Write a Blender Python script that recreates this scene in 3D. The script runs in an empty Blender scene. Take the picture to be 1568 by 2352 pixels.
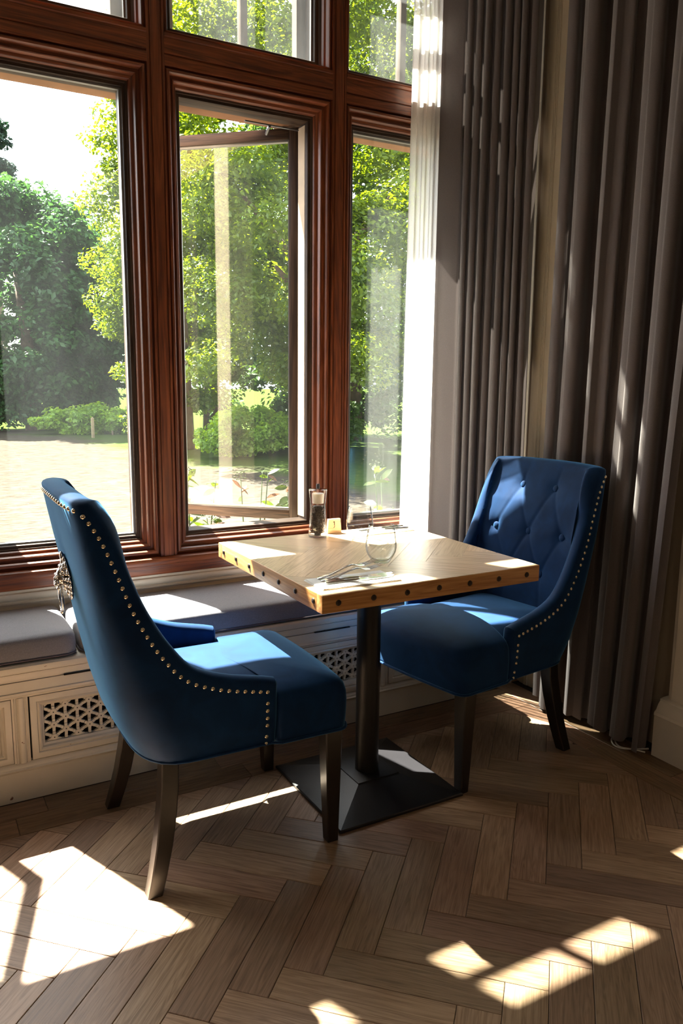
import bpy, bmesh, math, random
import numpy as np
from mathutils import Vector, Matrix

SC = bpy.context.scene
COL = SC.collection
random.seed(7)
rng = np.random.default_rng(11)

# ------------------------------------------------------------------ camera
CAM_Z, YAW, PITCH, ROLL, FPX = 1.2888, 0.5160, 0.1690, 0.0104, 1795.3
cam_d = bpy.data.cameras.new('camera')
cam = bpy.data.objects.new('camera', cam_d)
COL.objects.link(cam)
_f = Vector((math.sin(YAW) * math.cos(PITCH), math.cos(YAW) * math.cos(PITCH), -math.sin(PITCH)))
_r = Vector((math.cos(YAW), -math.sin(YAW), 0))
_u = _r.cross(_f)
_r2 = _r * math.cos(ROLL) + _u * math.sin(ROLL)
_u2 = -_r * math.sin(ROLL) + _u * math.cos(ROLL)
cam.matrix_world = Matrix(((_r2.x, _u2.x, -_f.x, 0), (_r2.y, _u2.y, -_f.y, 0), (_r2.z, _u2.z, -_f.z, CAM_Z), (0, 0, 0, 1)))
cam_d.sensor_fit = 'VERTICAL'
cam_d.sensor_height = 36.0
cam_d.lens = FPX * 36.0 / 2352.0
cam_d.clip_start = 0.05
cam_d.clip_end = 400
SC.camera = cam

# ------------------------------------------------------------------ sky, sun, exposure
SUN = Vector((0.250, -0.615, -1.0)).normalized()
w = bpy.data.worlds.new('sky')
SC.world = w
w.use_nodes = True
wn, wl = w.node_tree.nodes, w.node_tree.links
wn.clear()
wo = wn.new('ShaderNodeOutputWorld')
wb = wn.new('ShaderNodeBackground')
ws = wn.new('ShaderNodeTexSky')
ws.sky_type = 'NISHITA'
ws.sun_disc = False
ws.sun_elevation = math.radians(55)
ws.sun_rotation = math.atan2(-SUN.x, -SUN.y)
ws.air_density = 1.0
ws.dust_density = 4.0
ws.ozone_density = 1.0
wm = wn.new('ShaderNodeMix')
wm.data_type = 'RGBA'
wm.inputs[0].default_value = 0.55
wm.inputs[7].default_value = (6.5, 6.7, 7.0, 1)     # thin bright summer haze mixed into the blue
wl.new(ws.outputs[0], wm.inputs[6])
wl.new(wm.outputs[2], wb.inputs[0])
wb.inputs[1].default_value = 0.42
wl.new(wb.outputs[0], wo.inputs[0])

sun_d = bpy.data.lights.new('sun', 'SUN')
sun_d.energy = 34.0
sun_d.angle = math.radians(0.55)
sun_d.color = (1.0, 0.94, 0.85)
sun = bpy.data.objects.new('sun', sun_d)
COL.objects.link(sun)
sun.rotation_euler = SUN.to_track_quat('-Z', 'Y').to_euler()

# warm fill lamps, added unseen well behind the camera
for i, (lx, ly, e) in enumerate([(-2.4, -1.2, 6.0), (-0.9, -2.6, 6.0)]):
    ld = bpy.data.lights.new('fill_lamp', 'AREA')
    ld.shape = 'DISK'
    ld.size = 0.7
    ld.energy = e
    ld.color = (1.0, 0.80, 0.58)
    lo = bpy.data.objects.new('fill_lamp', ld)
    COL.objects.link(lo)
    lo.location = (lx, ly, 3.1)

SC.view_settings.view_transform = 'Standard'
SC.view_settings.look = 'None'
SC.view_settings.gamma = 1.0
SC.view_settings.use_curve_mapping = False
SC.view_settings.exposure = 1.4

# ------------------------------------------------------------------ material helpers
def new_mat(name):
    m = bpy.data.materials.new(name)
    m.use_nodes = True
    n = m.node_tree.nodes
    return m, n, m.node_tree.links, n['Principled BSDF']


def ramp(n, l, fac, stops):
    r = n.new('ShaderNodeValToRGB')
    e = r.color_ramp.elements
    while len(e) > 1:
        e.remove(e[-1])
    e[0].position, e[0].color = stops[0][0], (*stops[0][1], 1)
    for p, c in stops[1:]:
        x = e.new(p)
        x.color = (*c, 1)
    l.new(fac, r.inputs[0])
    return r.outputs[0]


def coords(n, l, scale=(1, 1, 1), src='Object', rnd=False):
    t = n.new('ShaderNodeTexCoord')
    mp = n.new('ShaderNodeMapping')
    mp.inputs['Scale'].default_value = scale
    l.new(t.outputs[src], mp.inputs[0])
    if rnd:
        oi = n.new('ShaderNodeObjectInfo')
        mu = n.new('ShaderNodeVectorMath')
        mu.operation = 'SCALE'
        mu.inputs[0].default_value = (37.0, 11.0, 23.0)
        l.new(oi.outputs['Random'], mu.inputs['Scale'])
        l.new(mu.outputs[0], mp.inputs['Location'])
    return mp.outputs[0]


def noise(n, l, vec, scale, detail=4, rough=0.55, dist=0.0):
    t = n.new('ShaderNodeTexNoise')
    t.inputs['Scale'].default_value = scale
    t.inputs['Detail'].default_value = detail
    t.inputs['Roughness'].default_value = rough
    t.inputs['Distortion'].default_value = dist
    l.new(vec, t.inputs['Vector'])
    return t.outputs['Fac']


def bump(n, l, bsdf, height, strength, dist):
    b = n.new('ShaderNodeBump')
    b.inputs['Strength'].default_value = strength
    b.inputs['Distance'].default_value = dist
    l.new(height, b.inputs['Height'])
    l.new(b.outputs[0], bsdf.inputs['Normal'])


def plain(name, col, rough=0.5, metal=0.0, var=0.0, vs=8.0, bs=0.0, bscale=200.0, coat=0.0, spec=0.5):
    m, n, l, b = new_mat(name)
    b.inputs['Base Color'].default_value = (*col, 1)
    b.inputs['Roughness'].default_value = rough
    b.inputs['Metallic'].default_value = metal
    b.inputs['Coat Weight'].default_value = coat
    b.inputs['Coat Roughness'].default_value = 0.15
    b.inputs['Specular IOR Level'].default_value = spec
    v = coords(n, l)
    if var > 0:
        f = noise(n, l, v, vs, 5)
        c0 = tuple(max(0, x * (1 - var)) for x in col)
        c1 = tuple(min(1, x * (1 + var)) for x in col)
        l.new(ramp(n, l, f, [(0.3, c0), (0.7, c1)]), b.inputs['Base Color'])
    if bs > 0:
        bump(n, l, b, noise(n, l, v, bscale, 2), bs, 0.001)
    return m


def wood(name, dark, mid, light, axis='X', rough=0.45, coat=0.0, fine=1.0, rnd=False, hue=0.0, bstr=0.25, spec=0.5, var0=0.72):
    """grain runs along the given local axis"""
    m, n, l, b = new_mat(name)
    k = {'X': (1.2, 22, 22), 'Y': (22, 1.2, 22), 'Z': (22, 22, 1.2)}[axis]
    v = coords(n, l, tuple(x * fine for x in k), rnd=rnd)
    v2 = coords(n, l, tuple(x * fine * 0.28 for x in k), rnd=rnd)
    f1 = noise(n, l, v, 3.0, 6, 0.6, 0.3)
    f2 = noise(n, l, v2, 2.0, 3, 0.5, 1.6)
    wv = n.new('ShaderNodeMath')
    wv.operation = 'MULTIPLY_ADD'
    l.new(f2, wv.inputs[0])
    wv.inputs[1].default_value = 9.0
    wv.inputs[2].default_value = 0.0
    sn = n.new('ShaderNodeMath')
    sn.operation = 'SINE'
    ml = n.new('ShaderNodeMath')
    ml.operation = 'MULTIPLY'
    ml.inputs[1].default_value = 6.28
    l.new(wv.outputs[0], ml.inputs[0])
    l.new(ml.outputs[0], sn.inputs[0])
    mx = n.new('ShaderNodeMath')
    mx.operation = 'MULTIPLY_ADD'
    l.new(sn.outputs[0], mx.inputs[0])
    mx.inputs[1].default_value = 0.10
    l.new(f1, mx.inputs[2])
    c = ramp(n, l, mx.outputs[0], [(0.28, dark), (0.50, mid), (0.74, light)])
    if rnd:
        oi = n.new('ShaderNodeObjectInfo')
        hs = n.new('ShaderNodeHueSaturation')
        mr = n.new('ShaderNodeMapRange')
        mr.inputs[3].default_value = var0
        mr.inputs[4].default_value = 2.0 - var0
        l.new(oi.outputs['Random'], mr.inputs[0])
        l.new(mr.outputs[0], hs.inputs['Value'])
        mr2 = n.new('ShaderNodeMapRange')
        mr2.inputs[3].default_value = 0.5 - hue
        mr2.inputs[4].default_value = 0.5 + hue
        fr = n.new('ShaderNodeMath')
        fr.operation = 'FRACT'
        m7 = n.new('ShaderNodeMath')
        m7.operation = 'MULTIPLY'
        m7.inputs[1].default_value = 7.31
        l.new(oi.outputs['Random'], m7.inputs[0])
        l.new(m7.outputs[0], fr.inputs[0])
        l.new(fr.outputs[0], mr2.inputs[0])
        l.new(mr2.outputs[0], hs.inputs['Hue'])
        l.new(c, hs.inputs['Color'])
        c = hs.outputs[0]
    l.new(c, b.inputs['Base Color'])
    b.inputs['Roughness'].default_value = rough
    b.inputs['Coat Weight'].default_value = coat
    b.inputs['Coat Roughness'].default_value = 0.2
    b.inputs['Specular IOR Level'].default_value = spec
    bump(n, l, b, mx.outputs[0], bstr, 0.0008)
    return m


def thin_glass(name, tint=(0.94, 0.97, 0.95), dust=0.03):
    m, n, l, b = new_mat(name)
    n.remove(b)
    out = n['Material Output']
    tr = n.new('ShaderNodeBsdfTransparent')
    tr.inputs[0].default_value = (*tint, 1)
    gl = n.new('ShaderNodeBsdfGlossy')
    gl.inputs['Roughness'].default_value = 0.01
    lw = n.new('ShaderNodeLayerWeight')            # Schlick reflectance, the same from both sides of the pane
    lw.inputs['Blend'].default_value = 0.5
    pw = n.new('ShaderNodeMath')
    pw.operation = 'POWER'
    pw.inputs[1].default_value = 5.0
    l.new(lw.outputs['Facing'], pw.inputs[0])
    fr = n.new('ShaderNodeMath')
    fr.operation = 'MULTIPLY_ADD'
    fr.inputs[1].default_value = 0.95
    fr.inputs[2].default_value = 0.045
    l.new(pw.outputs[0], fr.inputs[0])
    m1 = n.new('ShaderNodeMixShader')
    l.new(fr.outputs[0], m1.inputs[0])
    l.new(tr.outputs[0], m1.inputs[1])
    l.new(gl.outputs[0], m1.inputs[2])
    last = m1
    if dust > 0:
        tl = n.new('ShaderNodeBsdfTranslucent')
        tl.inputs[0].default_value = (0.8, 0.85, 0.88, 1)
        m2 = n.new('ShaderNodeMixShader')
        v = coords(n, l, (1, 1, 0.35))
        f = noise(n, l, v, 5.0, 6, 0.7)
        mr = n.new('ShaderNodeMapRange')
        mr.inputs[1].default_value = 0.3
        mr.inputs[2].default_value = 0.8
        mr.inputs[3].default_value = dust * 0.5
        mr.inputs[4].default_value = dust * 1.8
        l.new(f, mr.inputs[0])
        l.new(mr.outputs[0], m2.inputs[0])
        l.new(last.outputs[0], m2.inputs[1])
        l.new(tl.outputs[0], m2.inputs[2])
        last = m2
    l.new(last.outputs[0], out.inputs[0])
    return m


def leafy(name, dark, light, trans=0.5, ns=1.2):
    m, n, l, b = new_mat(name)
    n.remove(b)
    out = n['Material Output']
    v = coords(n, l)
    f = noise(n, l, v, ns, 3)
    f2 = noise(n, l, v, ns * 14, 1)
    ad = n.new('ShaderNodeMath')
    ad.operation = 'MULTIPLY_ADD'
    l.new(f2, ad.inputs[0])
    ad.inputs[1].default_value = 0.5
    l.new(f, ad.inputs[2])
    c = ramp(n, l, ad.outputs[0], [(0.55, dark), (0.95, light)])
    d = n.new('ShaderNodeBsdfDiffuse')
    t = n.new('ShaderNodeBsdfTranslucent')
    hs = n.new('ShaderNodeHueSaturation')
    hs.inputs['Hue'].default_value = 0.475
    hs.inputs['Saturation'].default_value = 1.15
    hs.inputs['Value'].default_value = 1.5
    l.new(c, hs.inputs['Color'])
    l.new(c, d.inputs[0])
    l.new(hs.outputs[0], t.inputs[0])
    mx = n.new('ShaderNodeMixShader')
    mx.inputs[0].default_value = trans
    l.new(d.outputs[0], mx.inputs[1])
    l.new(t.outputs[0], mx.inputs[2])
    g = n.new('ShaderNodeBsdfGlossy')
    g.inputs['Roughness'].default_value = 0.42
    m2 = n.new('ShaderNodeMixShader')
    m2.inputs[0].default_value = 0.025
    l.new(mx.outputs[0], m2.inputs[1])
    l.new(g.outputs[0], m2.inputs[2])
    l.new(m2.outputs[0], out.inputs[0])
    return m


# ------------------------------------------------------------------ materials
MT = {}
MT['frame'] = wood('mahogany_frame_vertical', (0.075, 0.018, 0.007), (0.170, 0.043, 0.013), (0.27, 0.078, 0.025), 'Z', 0.44, 0.10)
MT['frame_h'] = wood('mahogany_frame_horizontal', (0.075, 0.018, 0.007), (0.170, 0.043, 0.013), (0.27, 0.078, 0.025), 'X', 0.44, 0.10)
MT['sash_v'] = wood('dark_brown_sash_upright', (0.026, 0.015, 0.009), (0.050, 0.028, 0.016), (0.085, 0.048, 0.028), 'Z', 0.5, 0.0, spec=0.3)
MT['terracotta'] = plain('terracotta_head', (0.26, 0.13, 0.065), 0.8, 0, 0.2, 6, 0.3, 60)
MT['sash'] = wood('dark_brown_sash', (0.020, 0.012, 0.008), (0.045, 0.026, 0.016), (0.085, 0.050, 0.030), 'X', 0.5, 0.0, spec=0.3)
MT['spacer'] = plain('grey_spacer_bar', (0.24, 0.24, 0.23), 0.4, 0.4, 0.1)
MT['stone'] = plain('pale_window_stone', (0.62, 0.50, 0.36), 0.85, 0, 0.15, 6, 0.4, 90)
MT['outer_bar'] = plain('weathered_timber_bar', (0.16, 0.12, 0.09), 0.6, 0, 0.25, 12, 0.3, 60)
MT['glass'] = thin_glass('dusty_window_glass', dust=0.004)
MT['glass_up'] = thin_glass('grimy_dimmed_glass', (0.72, 0.73, 0.70), 0.012)  # hazy dirt, plus a darker tint added to dim the sun patches
MT['floor'] = wood('oak_floor_plank', (0.200, 0.124, 0.074), (0.295, 0.193, 0.121), (0.380, 0.258, 0.170), 'X', 0.42, 0.0, 2.2, True, 0.010, 0.35)
MT['border'] = wood('oak_border_plank', (0.105, 0.058, 0.030), (0.170, 0.100, 0.056), (0.230, 0.142, 0.084), 'X', 0.45, 0.0, 2.0, True, 0.010, 0.35)
MT['subfloor'] = plain('dark_subfloor', (0.018, 0.012, 0.008), 0.9, 0, 0.2)
MT['top'] = wood('pale_oak_tabletop', (0.44, 0.300, 0.170), (0.58, 0.415, 0.255), (0.68, 0.51, 0.33), 'X', 0.36, 0.15, 1.8, True, 0.006, 0.3, 0.5, 0.86)
MT['edge'] = wood('golden_oak_edge', (0.36, 0.155, 0.042), (0.50, 0.24, 0.075), (0.62, 0.33, 0.12), 'X', 0.42, 0.1, 1.3)
MT['edge_y'] = wood('golden_oak_edge_end', (0.36, 0.155, 0.042), (0.50, 0.24, 0.075), (0.62, 0.33, 0.12), 'Y', 0.42, 0.1, 1.3)
MT['black'] = plain('black_powder_coat', (0.008, 0.008, 0.009), 0.42, 0, 0.2, 6, 0.25, 260)
MT['iron'] = plain('dark_iron_rivet', (0.060, 0.045, 0.036), 0.45, 0.7, 0.25, 60)
MT['leg'] = plain('espresso_leg', (0.009, 0.006, 0.0045), 0.30, 0, 0.3, 30, 0.0, 60, 0.25)
MT['brass'] = plain('polished_nailhead', (0.72, 0.62, 0.46), 0.16, 1.0, 0.05)
MT['chrome'] = plain('chrome', (0.82, 0.80, 0.78), 0.09, 1.0, 0.05)
MT['steel'] = plain('cutlery_steel', (0.78, 0.78, 0.78), 0.14, 1.0, 0.05)
MT['darksteel'] = plain('dark_steel', (0.16, 0.16, 0.17), 0.3, 0.8)
MT['paper'] = plain('white_napkin', (0.80, 0.79, 0.76), 0.9, 0, 0.04, 40, 0.3, 500)
MT['block'] = wood('pale_beech_block', (0.50, 0.30, 0.13), (0.64, 0.42, 0.20), (0.74, 0.52, 0.28), 'X', 0.5, 0, 1.2)
MT['ink'] = plain('burnt_number', (0.030, 0.012, 0.004), 0.8)
MT['cable'] = plain('white_cable', (0.62, 0.60, 0.56), 0.5)
MT['cushion_pipe'] = plain('grey_piping', (0.10, 0.085, 0.095), 0.9)
MT['hole'] = plain('heater_void_shade', (0.012, 0.009, 0.007), 0.95)  # near-black standing in for the shade behind grilles and in slots
MT['pepper'] = plain('peppercorn', (0.12, 0.085, 0.058), 0.6, 0, 0.6, 400)
MT['mech'] = plain('cream_mill_top', (0.72, 0.66, 0.58), 0.4)
MT['bark'] = plain('tree_bark', (0.10, 0.065, 0.040), 0.9, 0, 0.4, 6, 0.6, 14)
MT['post'] = plain('weathered_post', (0.26, 0.19, 0.11), 0.9, 0, 0.2, 10)
MT['ceil'] = plain('ceiling_plaster', (0.55, 0.50, 0.43), 0.9, 0, 0.03)
MT['wallp'] = plain('warm_wall_paint', (0.36, 0.29, 0.21), 0.8, 0, 0.05, 3)
MT['trim'] = plain('beige_trim_paint', (0.50, 0.44, 0.32), 0.5, 0, 0.05, 5)
MT['plinth'] = plain('white_plinth_paint', (0.66, 0.62, 0.55), 0.45, 0, 0.04, 5)
MT['leaf_far'] = leafy('far_tree_leaf', (0.0169, 0.0535, 0.016), (0.0465, 0.1214, 0.032), 0.35, 0.5)
MT['leaf_con'] = leafy('conifer_needle', (0.009, 0.024, 0.015), (0.0225, 0.0488, 0.027), 0.2, 0.8)
MT['leaf_near'] = leafy('bright_tree_leaf', (0.0452, 0.0889, 0.012), (0.1694, 0.2406, 0.0352), 0.55, 0.7)
MT['leaf_mid'] = leafy('shaded_tree_leaf', (0.0239, 0.063, 0.0152), (0.0815, 0.1521, 0.0327), 0.45, 0.6)
MT['leaf_bush'] = leafy('brightened_lime_leaf', (0.1109, 0.2218, 0.0259), (0.3142, 0.4805, 0.0647), 0.55, 1.0)  # lime green, brightened in place of the sun that the trees block
MT['leaf_plant'] = leafy('garden_plant_leaf', (0.0189, 0.0405, 0.0054), (0.0432, 0.0648, 0.0108), 0.55, 3.0)
MT['leaf_pink'] = leafy('reddish_young_leaf', (0.0546, 0.0315, 0.0168), (0.084, 0.0504, 0.0294), 0.5, 3.0)


def mk_paint():
    m, n, l, b = new_mat('old_cream_paint')
    v = coords(n, l)
    f = noise(n, l, v, 3.5, 5)
    base = ramp(n, l, f, [(0.3, (0.53, 0.475, 0.385)), (0.7, (0.63, 0.575, 0.48))])
    v2 = coords(n, l, (1.0, 1.0, 2.2))
    ch = noise(n, l, v2, 26.0, 3, 0.6)
    mk = ramp(n, l, ch, [(0.735, (0, 0, 0)), (0.75, (1, 1, 1))])
    mx = n.new('ShaderNodeMix')
    mx.data_type = 'RGBA'
    l.new(mk, mx.inputs[0])
    l.new(base, mx.inputs[6])
    mx.inputs[7].default_value = (0.17, 0.075, 0.045, 1)    # chips down to old red-brown
    l.new(mx.outputs[2], b.inputs['Base Color'])
    b.inputs['Roughness'].default_value = 0.42
    bump(n, l, b, noise(n, l, v, 60.0, 3), 0.12, 0.002)
    return m


def mk_velvet():
    m, n, l, b = new_mat('royal_blue_velvet')
    v = coords(n, l)
    f = noise(n, l, v, 9.0, 4, 0.6, 0.8)
    c = ramp(n, l, f, [(0.3, (0.0018, 0.0155, 0.056)), (0.55, (0.0025, 0.0230, 0.080)), (0.78, (0.004, 0.032, 0.106))])
    l.new(c, b.inputs['Base Color'])
    b.inputs['Roughness'].default_value = 0.75
    b.inputs['Specular IOR Level'].default_value = 0.15
    b.inputs['Sheen Weight'].default_value = 0.75
    b.inputs['Sheen Roughness'].default_value = 0.35
    b.inputs['Sheen Tint'].default_value = (0.16, 0.45, 0.82, 1)
    bump(n, l, b, noise(n, l, v, 700.0, 2), 0.15, 0.0006)
    return m


def mk_cloth(name, c0, c1, scale, thread=(1, 1, 1), sheen=0.1, bstr=0.3, rough=0.9, trans=0.0):
    m, n, l, b = new_mat(name)
    v = coords(n, l, thread)
    f = noise(n, l, v, scale, 3, 0.6)
    l.new(ramp(n, l, f, [(0.35, c0), (0.65, c1)]), b.inputs['Base Color'])
    b.inputs['Roughness'].default_value = rough
    b.inputs['Specular IOR Level'].default_value = 0.25
    b.inputs['Sheen Weight'].default_value = sheen
    bump(n, l, b, f, bstr, 0.0008)
    if trans > 0:
        t = n.new('ShaderNodeBsdfTranslucent')
        t.inputs[0].default_value = (c1[0] * 2.2, c1[1] * 2.1, c1[2] * 2.0, 1)
        mx = n.new('ShaderNodeMixShader')
        mx.inputs[0].default_value = trans
        l.new(b.outputs[0], mx.inputs[1])
        l.new(t.outputs[0], mx.inputs[2])
        l.new(mx.outputs[0], n['Material Output'].inputs[0])
    return m


def mk_sheer():
    m, n, l, b = new_mat('white_sheer_voile')
    n.remove(b)
    out = n['Material Output']
    tr = n.new('ShaderNodeBsdfTransparent')
    d = n.new('ShaderNodeBsdfDiffuse')
    t = n.new('ShaderNodeBsdfTranslucent')
    d.inputs[0].default_value = (0.88, 0.87, 0.85, 1)
    t.inputs[0].default_value = (0.90, 0.89, 0.87, 1)
    m1 = n.new('ShaderNodeMixShader')
    m1.inputs[0].default_value = 0.6
    l.new(d.outputs[0], m1.inputs[1])
    l.new(t.outputs[0], m1.inputs[2])
    m2 = n.new('ShaderNodeMixShader')
    v = coords(n, l, (1, 1, 1))
    f = noise(n, l, v, 600.0, 1)
    mr = n.new('ShaderNodeMapRange')
    mr.inputs[3].default_value = 0.62
    mr.inputs[4].default_value = 0.95
    l.new(f, mr.inputs[0])
    l.new(mr.outputs[0], m2.inputs[0])
    l.new(tr.outputs[0], m2.inputs[1])
    l.new(m1.outputs[0], m2.inputs[2])
    l.new(m2.outputs[0], out.inputs[0])
    return m


def mk_lawn():
    m, n, l, b = new_mat('dry_lawn')
    v = coords(n, l, (0.5, 1.0, 1.0))
    f = noise(n, l, v, 0.55, 6, 0.65)
    f2 = noise(n, l, coords(n, l, (1.5, 4.0, 1.0)), 3.0, 5, 0.7)
    c = ramp(n, l, f2, [(0.3, (0.027, 0.0215, 0.016)), (0.66, (0.068, 0.058, 0.047))])
    g = ramp(n, l, f2, [(0.3, (0.024, 0.044, 0.009)), (0.7, (0.052, 0.074, 0.020))])
    sx = n.new('ShaderNodeSeparateXYZ')
    tc = n.new('ShaderNodeTexCoord')
    l.new(tc.outputs['Object'], sx.inputs[0])
    # green of the turf in tree shadow, painted on by position
    far = n.new('ShaderNodeMapRange')
    far.inputs[1].default_value = 13.0
    far.inputs[2].default_value = 19.0
    far.inputs[3].default_value = -0.25
    far.inputs[4].default_value = 0.55
    lin = n.new('ShaderNodeMath')
    lin.operation = 'MULTIPLY_ADD'
    l.new(sx.outputs[0], lin.inputs[0])
    lin.inputs[1].default_value = 1.6
    yy = n.new('ShaderNodeMath')
    yy.operation = 'MULTIPLY'
    yy.inputs[1].default_value = 0.32
    l.new(sx.outputs[1], yy.inputs[0])
    l.new(yy.outputs[0], lin.inputs[2])
    l.new(lin.outputs[0], far.inputs[0])
    ad = n.new('ShaderNodeMath')
    ad.operation = 'ADD'
    l.new(far.outputs[0], ad.inputs[0])
    l.new(f, ad.inputs[1])
    k = ramp(n, l, ad.outputs[0], [(0.55, (0, 0, 0)), (0.8, (1, 1, 1))])
    mx = n.new('ShaderNodeMix')
    mx.data_type = 'RGBA'
    l.new(k, mx.inputs[0])
    l.new(c, mx.inputs[6])
    l.new(g, mx.inputs[7])
    l.new(mx.outputs[2], b.inputs['Base Color'])
    b.inputs['Roughness'].default_value = 1.0
    b.inputs['Specular IOR Level'].default_value = 0.0
    return m


MT['paint'] = mk_paint()
MT['velvet'] = mk_velvet()
MT['curtain'] = mk_cloth('taupe_curtain_cloth', (0.098, 0.083, 0.081), (0.144, 0.124, 0.122), 420.0, (1, 1, 3.0), 0.25, trans=0.06)
MT['cushion'] = mk_cloth('grey_seat_cloth', (0.165, 0.160, 0.180), (0.225, 0.218, 0.240), 380.0, (1, 1, 1), 0.15)
MT['sheer'] = mk_sheer()
MT['lawn'] = mk_lawn()

# ------------------------------------------------------------------ object helpers
def mesh_of(name, verts, faces, mat, smooth=35):
    me = bpy.data.meshes.new(name)
    me.from_pydata([tuple(v) for v in verts], [], faces)
    me.update()
    if mat is not None:
        for x in (mat if isinstance(mat, list) else [mat]):
            me.materials.append(x)
    if smooth:
        me.shade_smooth()
        if smooth < 180:
            me.set_sharp_from_angle(angle=math.radians(smooth))
    return me


def link(name, me, parent=None, loc=None, rot=None):
    o = bpy.data.objects.new(name, me)
    COL.objects.link(o)
    if parent is not None:
        o.parent = parent
    if loc is not None:
        o.location = loc
    if rot is not None:
        o.rotation_euler = rot
    return o


def ob(name, verts, faces, mat, parent=None, loc=None, rot=None, smooth=35):
    return link(name, mesh_of(name, verts, faces, mat, smooth), parent, loc, rot)


def tag(o, label, cat, group=None, kind=None):
    o['label'] = label
    o['category'] = cat
    if group:
        o['group'] = group
    if kind:
        o['kind'] = kind
    return o


def root(name, loc=(0, 0, 0), rotz=0.0):
    o = bpy.data.objects.new(name, None)
    COL.objects.link(o)
    o.location = loc
    o.rotation_euler = (0, 0, rotz)
    o.empty_display_size = 0.1
    return o


def struct(o):
    o['kind'] = 'structure'
    return o


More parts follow.
